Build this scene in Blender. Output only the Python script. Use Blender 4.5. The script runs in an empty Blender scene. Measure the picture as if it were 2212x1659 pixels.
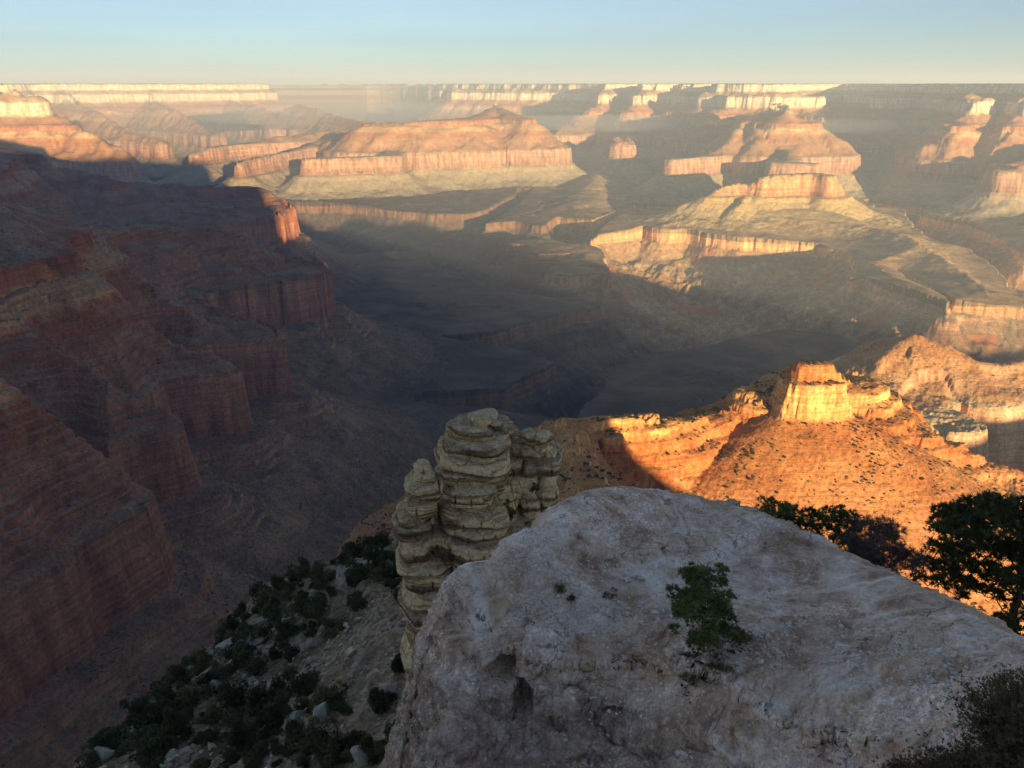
import bpy, bmesh, math, random, time
import numpy as np
from mathutils import Vector, Matrix

# ============================================================ camera, sky, sun, exposure
PITCH = math.radians(19.3)
FPX = 1851.0            # focal length in units of a 2212 px wide picture
SUN_AZ = math.radians(158)    # clockwise from the view direction (+Y)
SUN_EL = math.radians(5.2)
QUALITY = 1.0
scene = bpy.context.scene
cam_d = bpy.data.cameras.new("camera"); cam = bpy.data.objects.new("camera", cam_d)
scene.collection.objects.link(cam); scene.camera = cam
cam.location = (0, 0, 0); cam.rotation_euler = (math.pi/2 - PITCH, 0, 0)
cam_d.sensor_width = 36.0; cam_d.lens = 36.0*FPX/2212.0
cam_d.clip_start = 0.3; cam_d.clip_end = 200000
world = bpy.data.worlds.new("World"); scene.world = world; world.use_nodes = True
wn = world.node_tree; wn.nodes.clear()
sky = wn.nodes.new("ShaderNodeTexSky"); sky.sky_type = 'NISHITA'; sky.sun_disc = False
sky.sun_elevation = SUN_EL; sky.sun_rotation = SUN_AZ
sky.altitude = 2200; sky.air_density = 1.0; sky.dust_density = 0.0; sky.ozone_density = 3.0
bg = wn.nodes.new("ShaderNodeBackground"); bg.inputs[1].default_value = 0.06
wo = wn.nodes.new("ShaderNodeOutputWorld")
hs_ = wn.nodes.new("ShaderNodeHueSaturation"); hs_.inputs['Saturation'].default_value = 0.55
tint = wn.nodes.new("ShaderNodeMix"); tint.data_type = 'RGBA'; tint.blend_type = 'MULTIPLY'; tint.inputs[0].default_value = 1.0
tint.inputs[7].default_value = (0.76, 0.88, 0.95, 1)
wn.links.new(sky.outputs[0], hs_.inputs['Color']); wn.links.new(hs_.outputs[0], tint.inputs[6]); 
tcw = wn.nodes.new("ShaderNodeTexCoord"); mpw = wn.nodes.new("ShaderNodeMapping"); mpw.inputs['Scale'].default_value = (1.2, 1.2, 14)
nzw = wn.nodes.new("ShaderNodeTexNoise"); nzw.inputs['Scale'].default_value = 1.6; nzw.inputs['Detail'].default_value = 5
rpw = wn.nodes.new("ShaderNodeValToRGB"); rpw.color_ramp.elements[0].position = 0.35; rpw.color_ramp.elements[0].color = (.93, .95, .97, 1); rpw.color_ramp.elements[1].position = 0.68; rpw.color_ramp.elements[1].color = (1.06, 1.05, 1.03, 1)
mxw = wn.nodes.new("ShaderNodeMix"); mxw.data_type = 'RGBA'; mxw.blend_type = 'MULTIPLY'; mxw.inputs[0].default_value = 1.0
wn.links.new(tcw.outputs['Generated'], mpw.inputs[0]); wn.links.new(mpw.outputs[0], nzw.inputs['Vector']); wn.links.new(nzw.outputs[0], rpw.inputs[0])
wn.links.new(tint.outputs[2], mxw.inputs[6]); wn.links.new(rpw.outputs[0], mxw.inputs[7]); wn.links.new(mxw.outputs[2], bg.inputs[0]); wn.links.new(bg.outputs[0], wo.inputs[0])
sun_d = bpy.data.lights.new("sun", 'SUN'); sun_d.energy = 5.0; sun_d.angle = math.radians(0.5)
sun_d.color = (1.0, 0.71, 0.35)
sun = bpy.data.objects.new("sun", sun_d); scene.collection.objects.link(sun)
sdir = Vector((math.sin(SUN_AZ)*math.cos(SUN_EL), math.cos(SUN_AZ)*math.cos(SUN_EL), math.sin(SUN_EL)))
sun.rotation_euler = sdir.to_track_quat('Z', 'Y').to_euler()
vs = scene.view_settings; vs.view_transform = 'Standard'; vs.look = 'None'; vs.exposure = 1.76; vs.gamma = 1.0
scene.cycles.use_denoising = True
scene.cycles.max_bounces = 4; scene.cycles.diffuse_bounces = 3; scene.cycles.volume_bounces = 0
scene.cycles.glossy_bounces = 1; scene.cycles.transparent_max_bounces = 4
T0 = time.time()
#<<<TERRAIN
# ============================================================ geometry helpers
CP, SP = math.cos(PITCH), math.sin(PITCH)
def ray(px, py):
    a = (px-1106.0)/FPX; b = (829.5-py)/FPX
    return (a, CP + b*SP, -SP + b*CP)
def PZ(px, py, z):
    d = ray(px, py); k = z/d[2]
    return (d[0]*k, d[1]*k, z)
def PR(px, py, r):
    d = ray(px, py); k = r/math.hypot(d[0], d[1])
    return (d[0]*k, d[1]*k, d[2]*k)
def PH(px, r, z):                       # column px, horizontal range r, height z
    d = ray(px, 190); k = r/math.hypot(d[0], d[1])
    return (d[0]*k, d[1]*k, z)

_G = None
def _tables():
    global _G
    if _G is None:
        rs = np.random.RandomState(7)
        perm = rs.permutation(256).astype(np.int32)
        perm = np.concatenate([perm, perm, perm])
        ang = rs.rand(256)*2*np.pi
        g3 = rs.normal(size=(256, 3)); g3 /= np.linalg.norm(g3, axis=1)[:, None]
        _G = (perm, np.cos(ang).astype(np.float32), np.sin(ang).astype(np.float32), g3.astype(np.float32))
    return _G
def n2(x, y):
    perm, gx, gy, _ = _tables()
    xf = np.floor(x); yf = np.floor(y)
    xi = xf.astype(np.int64) & 255; yi = yf.astype(np.int64) & 255
    fx = (x-xf).astype(np.float32); fy = (y-yf).astype(np.float32)
    u = fx*fx*fx*(fx*(fx*6-15)+10); v = fy*fy*fy*(fy*(fy*6-15)+10)
    a = perm[xi]+yi; b = perm[xi+1]+yi
    def g(h, dx, dy): 
        h = perm[h]; return gx[h]*dx+gy[h]*dy
    n00 = g(a, fx, fy); n10 = g(b, fx-1, fy); n01 = g(a+1, fx, fy-1); n11 = g(b+1, fx-1, fy-1)
    r = n00+(n10-n00)*u; s = n01+(n11-n01)*u
    return (r+(s-r)*v)*1.4
def n3(x, y, z):
    perm, _, _, g3 = _tables()
    xf, yf, zf = np.floor(x), np.floor(y), np.floor(z)
    xi, yi, zi = [q.astype(np.int64) & 255 for q in (xf, yf, zf)]
    fx, fy, fz = (x-xf), (y-yf), (z-zf)
    u, v, w = [f*f*f*(f*(f*6-15)+10) for f in (fx, fy, fz)]
    def g(h, dx, dy, dz):
        k = g3[h & 255]; return k[..., 0]*dx+k[..., 1]*dy+k[..., 2]*dz
    out = 0
    c = []
    for i in (0, 1):
        A = perm[xi+i]+yi
        for j in (0, 1):
            B = perm[A+j]+zi
            for k in (0, 1):
                c.append(g(perm[B+k], fx-i, fy-j, fz-k))
    x0 = c[0]+(c[1]-c[0])*w; x1 = c[2]+(c[3]-c[2])*w
    x2 = c[4]+(c[5]-c[4])*w; x3 = c[6]+(c[7]-c[6])*w
    y0 = x0+(x1-x0)*v; y1 = x2+(x3-x2)*v
    return (y0+(y1-y0)*u)*1.5
def fbm2(x, y, L, octs=4, gain=0.5, ridged=False, seed=0.0):
    s = 0; a = 1.0; t = 0
    for o in range(octs):
        n = n2(x/L+seed+17.3*o, y/L-seed+9.1*o)
        if ridged: n = 1-2*np.abs(n)
        s = s+a*n; t += a; a *= gain; L *= 0.49
    return s/t
def fbm3(x, y, z, L, octs=4, gain=0.5, ridged=False, seed=0.0, zs=1.0):
    s = 0; a = 1.0; t = 0
    for o in range(octs):
        n = n3(x/L+seed+17.3*o, y/L-seed+9.1*o, z/L*zs+3.7*o)
        if ridged: n = 1-2*np.abs(n)
        s = s+a*n; t += a; a *= gain; L *= 0.49
    return s/t
def sstep(x, a, b):
    t = np.clip((x-a)/(b-a), 0, 1); return t*t*(3-2*t)

def smooth_steps(z, h, sharp):
    k = np.floor(z/h); f = z/h-k
    return (k + sstep(f, 0.5-sharp, 0.5+sharp))*h

# ============================================================ the canyon as strata round traced ridge lines
HQ = np.array([(0, 0), (14, -70), (30, -95), (100, -150), (106, -165), (112, -240), (122, -272), (230, -345), (296, -362), (306, -405),
               (345, -438), (380, -465), (384, -480), (430, -512), (434, -528), (490, -565), (494, -578), (540, -606), (544, -618), (620, -645),
               (642, -790), (690, -808), (700, -828), (760, -868), (850, -925), (1000, -975), (1500, -1005), (4000, -1020)], float)
def H(q): return np.interp(q, HQ[:, 0], HQ[:, 1])
def HI(z): return float(np.interp(-z, -HQ[:, 1], HQ[:, 0]))

# every ridge: landform name, half width of its flat crest, steepness factor, points
R = []
def ridge(land, w, pts, k=1.0, wl=None):
    P = []
    for i, p in enumerate(pts):
        if p[0] == 'w': q = p[1:4]
        elif p[0] == 'h': q = PH(p[1], p[2], p[3])
        else: q = PZ(*p)
        P.append((q[0], q[1], HI(q[2]), (wl[i] if wl else w)))
    R.append((land, k, P))
# left wall, spur after spur
ridge('wall', 60, [('w', -900, -300, -20), ('w', -1150, 500, -40), ('w', -1500, 1200, -60), ('w', -2000, 1900, -60), ('w', -2700, 2700, -30), ('w', -3350, 3600, 30), ('w', -3250, 4350, 45), ('w', -4600, 5600, 40)])  # off-frame far end raised to shade the far left
ridge('wall', 25, [('w', -3300, 4300, -10), (-140, 285, -200), (-60, 305, -290), (0, 323, -345), (120, 362, -420), (168, 373, -450), (235, 382, -470), (300, 402, -520), (540, 405, -545), (590, 435, -600), (612, 474, -643)])
ridge('wall', 12, [(540, 405, -545), (600, 408, -690), (650, 424, -765), (703, 420, -790), (745, 450, -900)], k=1.3)
ridge('wall', 25, [('w', -1900, 1900, -160), (-60, 415, -230), (0, 437, -300), (115, 462, -385), (220, 495, -440), (375, 505, -500), (508, 513, -525), (560, 535, -570), (640, 570, -630), (712, 582, -645)])
ridge('wall', 20, [(375, 505, -500), (520, 590, -610), (600, 612, -642)])
ridge('wall', 20, [('w', -1700, 1750, -180), (40, 500, -330), (230, 560, -470), (400, 640, -590), (540, 690, -630), (610, 724, -643)])
ridge('wall', 25, [('w', -1450, 1200, -120), (-40, 560, -300), (120, 610, -420), (300, 720, -570), (430, 770, -620), (525, 796, -643)])
ridge('wall', 25, [('w', -1300, 900, -120), (-60, 680, -350), (60, 730, -440), (230, 860, -580), (330, 895, -625), (405, 914, -643)])
ridge('wall', 25, [('w', -1150, 600, -120), (-100, 800, -330), (0, 880, -430), (150, 995, -570), (260, 1040, -625), (328, 1064, -643)])
ridge('wall', 20, [('w', -1000, 300, -120), (-200, 1100, -430), (-60, 1250, -560), (60, 1330, -620), (150, 1400, -643)])
# red ridge below the viewpoint, its butte and its right end
ridge('red', 8, [('w', 95, 800, -435), (1215, 937, -445), (1290, 947, -470), (1340, 940, -468), (1400, 957, -480), (1500, 952, -490),
        (1600, 907, -475), (1640, 875, -458), (1740, 852, -452), (1842, 856, -456), (1910, 892, -475), (2000, 960, -500), (2150, 1012, -530), (2300, 1070, -555)], k=0.9, wl=[8, 8, 8, 8, 8, 8, 12, 34, 55, 38, 12, 8, 8, 8])
ridge('red', 5, [(1740, 850, -452), (1725, 930, -505), (1700, 1000, -560)], k=1.15)
ridge('red', 5, [(1900, 892, -475), (1985, 985, -530), (2010, 1060, -585), (2060, 1130, -630)], k=1.1)
ridge('red', 5, [(1600, 907, -475), (1560, 985, -540), (1540, 1050, -590)], k=1.15)
ridge('right', 10, [(1850, 857, -640), (1890, 812, -615), (1930, 778, -595), (1975, 754, -578), (2040, 774, -592), (2110, 800, -605), (2250, 790, -600), (2500, 760, -560)], k=0.8)
ridge('right', 60, [(1975, 790, -620), (1990, 880, -643), (2055, 915, -645)], k=1.0)
ridge('right', 40, [(2250, 790, -600), (2240, 835, -640)], k=1.0)
ridge('red', 8, [('w', 160, 250, -330), ('w', 130, 560, -430), ('w', 95, 800, -435)], k=1.6)
# yellow butte standing on the far platform
ridge('yellow', 10, [(1440, 487, -965), (1500, 448, -900), (1530, 418, -780), (1560, 404, -735), (1600, 399, -722), (1625, 397, -715), (1655, 382, -660), (1690, 377, -648), (1760, 375, -645), (1790, 380, -648), (1815, 400, -720), (1850, 440, -880), (1930, 485, -975)],
      wl=[5, 10, 20, 40, 45, 40, 55, 80, 95, 65, 25, 10, 5], k=0.85)
ridge('yellow', 6, [(1620, 398, -715), (1600, 440, -830), (1560, 480, -960)], k=0.85)
ridge('yellow', 6, [(1740, 377, -660), (1720, 440, -850), (1700, 500, -985)], k=0.85)
ridge('yellow', 6, [(1800, 390, -700), (1850, 450, -880), (1870, 510, -985)], k=0.85)
# temple behind it
ridge('temple', 12, [(1554, 334, -636), (1582, 300, -500), (1616, 259, -345), (1640, 243, -275), (1662, 226, -196), (1690, 223, -190), (1702, 238, -240), (1735, 258, -330), (1762, 264, -352), (1800, 310, -535), (1829, 337, -640), (1850, 372, -800), (1885, 415, -950), (1950, 448, -1000)],
      wl=[30, 30, 35, 35, 40, 42, 35, 35, 45, 35, 35, 20, 15, 15])
ridge('temple', 70, [(1554, 334, -636), (1500, 340, -644), (1448, 344, -645)])
ridge('temple', 25, [(1675, 228, -202), (1690, 300, -510), (1712, 343, -628)], wl=[25, 30, 45])
ridge('temple', 110, [(1690, 350, -643), (1745, 352, -645)])
ridge('temple', 30, [(1640, 262, -350), (1640, 300, -490), (1650, 335, -625)])
ridge('temple', 30, [(1675, 228, -202), ('h', 1640, 10300, -330), ('h', 1600, 11500, -350)])
# sunlit mesa left of centre
ridge('mesa', 40, [(690, 306, -600), (745, 288, -500), (790, 268, -385), (850, 267, -380), (900, 264, -368), (1000, 257, -345), (1040, 250, -325), (1058, 238, -280), (1072, 222, -215), (1088, 238, -280), (1110, 252, -335), (1135, 258, -355), (1165, 285, -480), (1205, 318, -640)],
      wl=[20, 30, 60, 60, 90, 90, 60, 45, 38, 45, 70, 60, 50, 60])
ridge('mesa', 70, [(930, 300, -560), (950, 322, -642)]); ridge('mesa', 60, [(1050, 270, -440), (1060, 300, -560), (1080, 324, -642)])
ridge('mesa', 60, [(850, 290, -500), (845, 336, -642)]); ridge('mesa', 80, [(845, 336, -643), (760, 339, -645), (672, 342, -648)])
ridge('mesa', 40, [(690, 306, -600), (630, 325, -645), (560, 340, -655), (512, 354, -680)])
ridge('mesa', 40, [('h', 900, 9500, -400), ('h', 780, 11500, -470), ('h', 700, 13500, -420), ('h', 640, 14500, -300)])
ridge('mesa', 60, [('h', 780, 11500, -520), ('h', 600, 10800, -600), ('h', 480, 10400, -640), ('h', 400, 9800, -690)])
# far rims
FR = 'rim'
ridge(FR, 700, [('h', -900, 11500, 10), ('h', -300, 14200, 10), ('h', 0, 16000, 5), ('h', 250, 16600, 0), ('h', 430, 17200, -10), ('h', 490, 17500, -25)])
ridge(FR, 200, [('h', -300, 11500, -20), ('h', -80, 10000, -90), ('h', 20, 9500, -140), ('h', 75, 9300, -260), ('h', 150, 9000, -420), ('h', 230, 8600, -620)], wl=[500, 300, 150, 60, 30, 60])
ridge(FR, 30, [('h', 120, 15600, -150), ('h', 180, 13500, -350), ('h', 240, 12000, -560), ('h', 330, 10800, -640)])
ridge(FR, 30, [('h', 300, 16500, -150), ('h', 350, 14500, -350), ('h', 420, 13000, -600), ('h', 470, 12000, -645)])
ridge(FR, 30, [('h', 450, 17300, -150), ('h', 540, 15500, -360), ('h', 600, 14000, -560)])
ridge(FR, 900, [('h', 760, 30000, -40), ('h', 900, 26000, -60), ('h', 1060, 20500, -40), ('h', 1200, 18300, 0), ('h', 1330, 16600, 8), ('h', 1480, 15400, 15), ('h', 1620, 15000, 25), ('h', 1760, 16500, 30), ('h', 1900, 17000, 35), ('h', 2040, 14300, 38), ('h', 2212, 12600, 38), ('h', 2500, 11000, 35)], wl=[900]*8+[900, 900, 1200, 1500])
ridge(FR, 450, [('h', 1630, 14500, 5), ('h', 1626, 12350, 2)])
ridge(FR, 60, [('h', 1560, 11950, -160), ('h', 1640, 11500, -165), ('h', 1745, 11700, -165)], wl=[230, 200, 200])
ridge(FR, 60, [('h', 1600, 11500, -200), ('h', 1540, 10900, -355)]); ridge(FR, 60, [('h', 1740, 11500, -300), ('h', 1790, 11000, -400)])
ridge(FR, 60, [('h', 1345, 15600, 5), ('h', 1330, 14600, -20), ('h', 1318, 14000, -150), ('h', 1300, 13300, -270), ('h', 1262, 12600, -460), ('h', 1200, 11800, -640)], wl=[300, 200, 60, 40, 30, 60])
ridge(FR, 60, [('h', 1440, 14600, 5), ('h', 1415, 13700, -20), ('h', 1395, 13200, -150), ('h', 1375, 12700, -300), ('h', 1350, 12100, -460)], wl=[300, 200, 60, 40, 30])
ridge(FR, 60, [('h', 1500, 14400, 5), ('h', 1500, 13800, -60), ('h', 1478, 13000, -200), ('h', 1450, 12300, -420)], wl=[300, 150, 60, 30])
ridge(FR, 60, [('h', 1000, 17200, -150), ('h', 1120, 16600, -160), ('h', 1250, 16200, -160)], wl=[300, 300, 300])
ridge(FR, 60, [('h', 2060, 13300, 30), ('h', 2010, 12600, -20), ('h', 1960, 12000, -150), ('h', 1900, 11700, -240), ('h', 1830, 11400, -430)], wl=[300, 150, 60, 40, 30])
ridge(FR, 60, [('h', 2212, 11500, 30), ('h', 2180, 10600, -150), ('h', 2120, 10000, -165), ('h', 2100, 9500, -290), ('h', 2070, 9000, -430)], wl=[500, 200, 120, 40, 30])
ridge(FR, 60, [('h', 2260, 10500, -150), ('h', 2230, 9700, -250), ('h', 2190, 9000, -450)], wl=[200, 60, 40])
ridge(FR, 80, [('h', 2500, 9500, -300), ('h', 2300, 8300, -600), ('h', 2205, 7900, -643)])
ridge(FR, 80, [('h', 1340, 10500, -640), ('h', 1352, 10000, -643)])
for g in ((1120, 17500), (1350, 16000)): pass

# platform rim (top of the lowest cliff band), traced as polygons at z = -1010
TZ = -1010
TP = [
 [(-900, 520), (500, 545), (700, 570), (845, 546), (917, 546), (922, 575), (980, 600), (1015, 607), (1047, 612), (1052, 627), (1136, 636), (1183, 642), (1279, 651), (1308, 660), (1283, 668), (1220, 681), (1161, 699),
  (1124, 702), (1100, 718), (1060, 724), (1007, 732), (955, 742), (1040, 758), (1150, 768), (1205, 788), (1180, 805), (1106, 838), (1099, 850), (1014, 856), (922, 865), (893, 874), (885, 886), (941, 892), (1070, 893), (1183, 907), (1215, 930), (1205, 1000), (1150, 1150), (300, 1500), (-1500, 1500)],
 [(1264, 531), (1290, 510), (1400, 496), (1470, 505), (1600, 523), (1700, 527), (1770, 531), (1833, 550), (1848, 562), (1836, 600), (1859, 594), (1882, 602), (1931, 615), (1990, 631), (2042, 648), (2052, 664), (2055, 650), (2010, 622), (1931, 580), (2000, 604), (2065, 647),
  (2094, 652), (2212, 665), (2500, 690), (2500, 640), (2212, 640), (2179, 622), (2145, 578), (2097, 540), (2045, 528), (2003, 517), (1960, 495), (1955, 452), (1870, 456), (1850, 445), (1700, 420), (1500, 438), (1350, 465), (1290, 498)],
 [(1088, 524), (1130, 519), (1182, 515), (1235, 528), (1264, 527), (1300, 540), (1270, 550), (1195, 549), (1125, 551), (1118, 538), (1150, 530)],
 [(1235, 548), (1200, 572), (1176, 592), (1230, 598), (1290, 590), (1320, 600), (1315, 570), (1300, 540)],
 [(300, 400), (560, 430), (700, 445), (764, 448), (850, 456), (930, 463), (1011, 463), (1040, 455), (1073, 441), (1125, 413), (1140, 380), (1210, 350), (1230, 320), (800, 290), (300, 330)],
 [(1042, 483), (1115, 478), (1178, 490), (1200, 470), (1280, 478), (1340, 455), (1420, 420), (1330, 350), (1250, 345), (1160, 410), (1120, 440), (1090, 462)],
 [(1240, 1000), (1252, 900), (1290, 862), (1325, 810), (1380, 768), (1450, 762), (1520, 752), (1600, 731), (1703, 711), (1817, 723), (1872, 750), (1880, 790), (1960, 850), (2300, 830), (2500, 1100), (1500, 1300)],
 [(1990, 440), (2060, 400), (2200, 380), (2500, 380), (2500, 520), (2212, 560), (2170, 520), (2080, 480), (2120, 460)],
]
def swell(x, y):                        # the far platform is higher near the mouth of the side canyon
    return 62*np.exp(-((x-1780)**2+(y-4080)**2)/430.0**2)
def PZE(a, b):
    z = TZ
    for _ in range(25):
        p = PZ(a, b, z); z = 0.5*z+0.5*(TZ+float(swell(p[0], p[1])))
    return PZ(a, b, z)[:2]
TPW = [np.array([PZE(a, b) for a, b in poly]) for poly in TP]
LANDS = ['wall', 'red', 'right', 'yellow', 'temple', 'mesa', 'rim']

# lip of the big red cliff along the left wall, traced at z = -645
RLP = [(-600, 395), (300, 404), (560, 426), (630, 452), (615, 476), (500, 487), (400, 491), (260, 491), (150, 505), (300, 508), (560, 522), (690, 556), (716, 583), (690, 599), (640, 609), (540, 621), (465, 632), (420, 655), (500, 688), (560, 700), (604, 714), (619, 737),
       (560, 742), (470, 750), (412, 753), (350, 748), (430, 774), (510, 784), (533, 799), (500, 812), (430, 817), (365, 828), (305, 872), (262, 872), (330, 892), (395, 902), (413, 916), (390, 928), (330, 942), (240, 977), (150, 950), (200, 1010), (300, 1044), (336, 1066),
       (315, 1100), (240, 1142), (171, 1182), (141, 1220), (86, 1255), (0, 1310), (-150, 1400), (-500, 1500), (-3000, 1300), (-3000, 500)]
RLW = np.array([PZ(a, b, -645.)[:2] for a, b in RLP])
def poly_sd(P, wx, wy):
    ins = np.zeros(wx.shape, bool); dm = np.full(wx.shape, 1e18)
    for (x0, y0), (x1, y1) in zip(P, np.roll(P, -1, 0)):
        dx, dy = x1-x0, y1-y0
        t = np.clip(((wx-x0)*dx+(wy-y0)*dy)/(dx*dx+dy*dy+1e-9), 0, 1)
        dm = np.minimum(dm, (wx-x0-t*dx)**2+(wy-y0-t*dy)**2)
        c = ((y0 > wy) != (y1 > wy))
        if dy != 0: ins ^= c & (wx < (x1-x0)*(wy-y0)/(y1-y0)+x0)
    s = np.sqrt(dm); return np.where(ins, -s, s)
def coarse_fields(X, Y):
    """q = distance down the strata from the nearest ridge; sd = signed distance outside the platforms."""
    Rr = np.hypot(X, Y)
    A = np.clip(Rr*0.010, 4, 60)
    wx = X + A*fbm2(X, Y, 420, 3, seed=3.1); wy = Y + A*fbm2(X, Y, 420, 3, seed=8.7)
    q = np.full(X.shape, 1e9); lab = np.zeros(X.shape, np.int8); dd = np.full(X.shape, 1e9)
    sw = poly_sd(RLW, wx, wy)
    lo_w = 642+np.where(sw < 0, 1.7*sw, 1.0*sw); hi_w = np.where(sw < 0, 638+np.maximum(0.35*sw, -60), 1e9)
    for land, k, P in R:
        li = LANDS.index(land)
        for (x0, y0, q0, w0), (x1, y1, q1, w1) in zip(P[:-1], P[1:]):
            dx, dy = x1-x0, y1-y0; L2 = dx*dx+dy*dy+1e-9
            t = np.clip(((wx-x0)*dx+(wy-y0)*dy)/L2, 0, 1)
            d = np.hypot(wx-x0-t*dx, wy-y0-t*dy) - (w0+(w1-w0)*t)
            v = np.maximum(d, 0)*k + q0+(q1-q0)*t
            if li == 0: v = np.clip(v, lo_w, hi_w)
            m = v < q
            q = np.where(m, v, q); lab = np.where(m, li, lab); dd = np.where(m, d, dd)
    sd = np.full(X.shape, 1e9)
    for P in TPW:
        s = poly_sd(P, wx, wy)
        sd = np.minimum(sd, s)
    return q, sd, lab, dd

GP = np.array([(-3000, -985), (-400, -1000), (0, -1010), (9, -1062), (26, -1074), (36, -1092), (95, -1170), (150, -1200), (480, -1370), (800, -1450), (4000, -1470)], float)
CAP = [(PR(1749, 852, 1255), 43, 32, -404, -470, 1), (PR(1757, 790, 1258), 27, 14, -381, -403, 0), (PR(1325, 955, 1075), 12, 9, -446, -460, 0), (PR(1262, 955, 1066), 9, 7, -449, -460, 0)]
def finish(X, Y, q, sd, dd, rim=0.0, calm=0.0):
    Rr = np.hypot(X, Y)
    fade = np.clip(Rr/6000, 0.24, 0.75)*(1-0.5*calm)
    q0 = q
    dn = np.clip(Rr/5000, 0.35, 1.0)
    A = np.maximum(sstep(dd, 0, 240*dn), rim*1.3*sstep(dd, -260, 20))
    rid = fbm2(X, Y, 520, 4, 0.5, True, 1.3)         # big alcoves and spurs
    small = fbm2(X, Y, 150, 4, 0.55, False, 5.9)
    fine = fbm2(X, Y, 38, 3, 0.55, False, 2.2)
    soft = 1-0.5*sstep(q, 680, 760)
    q = q + A*(-rid-0.05)*95*fade*soft + (0.12+0.88*A)*(small*38*fade*soft) + fine*7*np.clip(fade, .5, 1)
    q = np.maximum(q, 0)
    off = 8*fbm2(X, Y, 2600, 2, seed=4.4)
    hs = np.interp(q, [0, 300, 620, 1e5], [0, -375, -645, -645])
    bl = sstep(fbm2(X, Y, 300, 2, seed=12.5), -0.25, 0.3)*sstep(q, 300, 330)*(1-sstep(q, 570, 610))*0.8
    h = H(q)*(1-bl) + hs*bl + off*np.clip(q/60, 0, 1)
    h = h + rim*(1-sstep(q, 3, 30))*(9*fbm2(X, Y, 900, 3, seed=20.5)+6*fbm2(X, Y, 90, 2, seed=22.5))
    # gullies in the soft slopes
    g = fbm2(X, Y, 105, 4, 0.55, True, 6.6)
    m = sstep(q, 640, 700)*(1-sstep(q, 900, 1300))
    m2 = sstep(q, 120, 140)*(1-sstep(q, 600, 625))
    h = h + m*(g-0.1)*11 + m2*(g-0.1)*4 + fine*1.5
    # platforms and inner gorge
    s = np.minimum(sd, q0-1080)
    s = s + 22*small + 10*fine + (-rid)*30*sstep(np.abs(s), 0, 60)
    out = np.clip(s, 0, 2000)
    gg = fbm2(X, Y, 260, 5, 0.55, True, 7.7)
    gorge = np.interp(s, GP[:, 0], GP[:, 1]) + sstep(out, 20, 260)*(gg-0.05)*72 + 3*small
    dome = 7*sstep(-s, 10, 120)*fbm2(X, Y, 130, 4, 0.6, True, 49.0) + sstep(-s, 0, 400)*((34+6*sstep(X, 300, 1500)*sstep(Y, 3800, 4600))*fbm2(X, Y, 420, 4, 0.5, seed=9.2)+14) - 22*sstep(-s, 40, 250)*sstep(fbm2(X, Y, 380, 5, 0.55, True, 19.2), 0.30, 0.8)
    zone = sstep(X, 200, 900)*sstep(Y, 3700, 4400)
    plat = gorge + dome*(1-0.75*zone)
    plat = plat + sstep(X, 200, 900)*sstep(Y, 3700, 4400)*(125*sstep(-s, -60, 700)**1.2+16*fbm2(X, Y, 650, 2, 0.5, False, 28.0)*sstep(-s, 0, 120))
    E_ = swell(X, Y); plat = plat+E_; gorge = gorge+E_
    h = np.where(s < 0, np.maximum(h, plat), np.minimum(np.maximum(h, -3000), gorge))
    h = h + (1-sstep(Rr, 1300, 3200))*(7*(fbm2(X, Y, 55, 4, 0.6, True, 41.0)-0.2)+1.6*fbm2(X, Y, 9, 3, 0.6, True, 43.0))
    zt = h + 7*fbm2(X, Y, 130, 3, seed=45.0)
    tz = (sstep(-h, 350, 375)*(1-sstep(-h, 625, 642)) + 0.8*sstep(-h, 795, 805)*(1-sstep(-h, 860, 880)))*(1-sstep(Rr, 4500, 9000))*sstep(fbm2(X, Y, 210, 3, seed=47.0), -0.45, 0.1)
    h = h + tz*(0.62+0.3*(X < -100))*(1-sstep(X, 620, 800))*(smooth_steps(zt, 15.0, 0.13)-zt)
    # butte cap
    for (cx, cy, _), rx, ry, top, base, kk in CAP:
        n = fbm2(X, Y, 34, 4, 0.6, seed=1.9)+0.35*fbm2(X, Y, 7, 2, seed=2.9)
        d = (np.abs((X-cx)/rx)**4 + np.abs((Y-cy)/ry)**4)**(1/4)
        e = (d-1)*min(rx, ry) + n*6
        z = top - (np.interp(e, [-20, -2, 0, 1.5, 3, 5, 7, 8, 12, 20, 104, 205], [-2, 0, 2, 16, 17, 30, 31, 44, 50, 54, 104, 172]) if kk else np.interp(e, [-15, -1, 0, 1.5, 3, 4.5, 22], [-2, 0, 1, 10, 11, 20, 40])) + 1.5*n
        h = np.maximum(h, np.where(e < (205 if kk else 9), z, -9999))
    return h, q
#>>>TERRAIN

def terrain_grid(az, rr, sub=4):
    na, nr = len(az), len(rr)
    ca = np.linspace(0, na-1, na//sub+2); cr = np.linspace(0, nr-1, nr//2+2)
    AZc = np.interp(ca, np.arange(na), az); Rc = np.exp(np.interp(cr, np.arange(nr), np.log(rr)))
    A, B = np.meshgrid(AZc, Rc)
    q, sd, lab, dd = coarse_fields(B*np.sin(A), B*np.cos(A))
    fi = np.linspace(0, len(cr)-1, nr); fj = np.linspace(0, len(ca)-1, na)
    i0 = np.minimum(fi.astype(int), len(cr)-2); j0 = np.minimum(fj.astype(int), len(ca)-2)
    ti = (fi-i0)[:, None]; tj = (fj-j0)[None, :]
    def up(F):
        a = F[i0][:, j0]; b = F[i0][:, j0+1]; c = F[i0+1][:, j0]; d = F[i0+1][:, j0+1]
        return (a*(1-tj)+b*tj)*(1-ti)+(c*(1-tj)+d*tj)*ti
    A, B = np.meshgrid(az, rr)
    X, Y = B*np.sin(A), B*np.cos(A)
    h, q = finish(X, Y, up(q), up(sd), up(dd), up((lab == 6)*1.0), up(((lab == 3) | (lab == 4))*1.0))
    return X, Y, h, q, lab[np.round(fi).astype(int)][:, np.round(fj).astype(int)]

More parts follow.
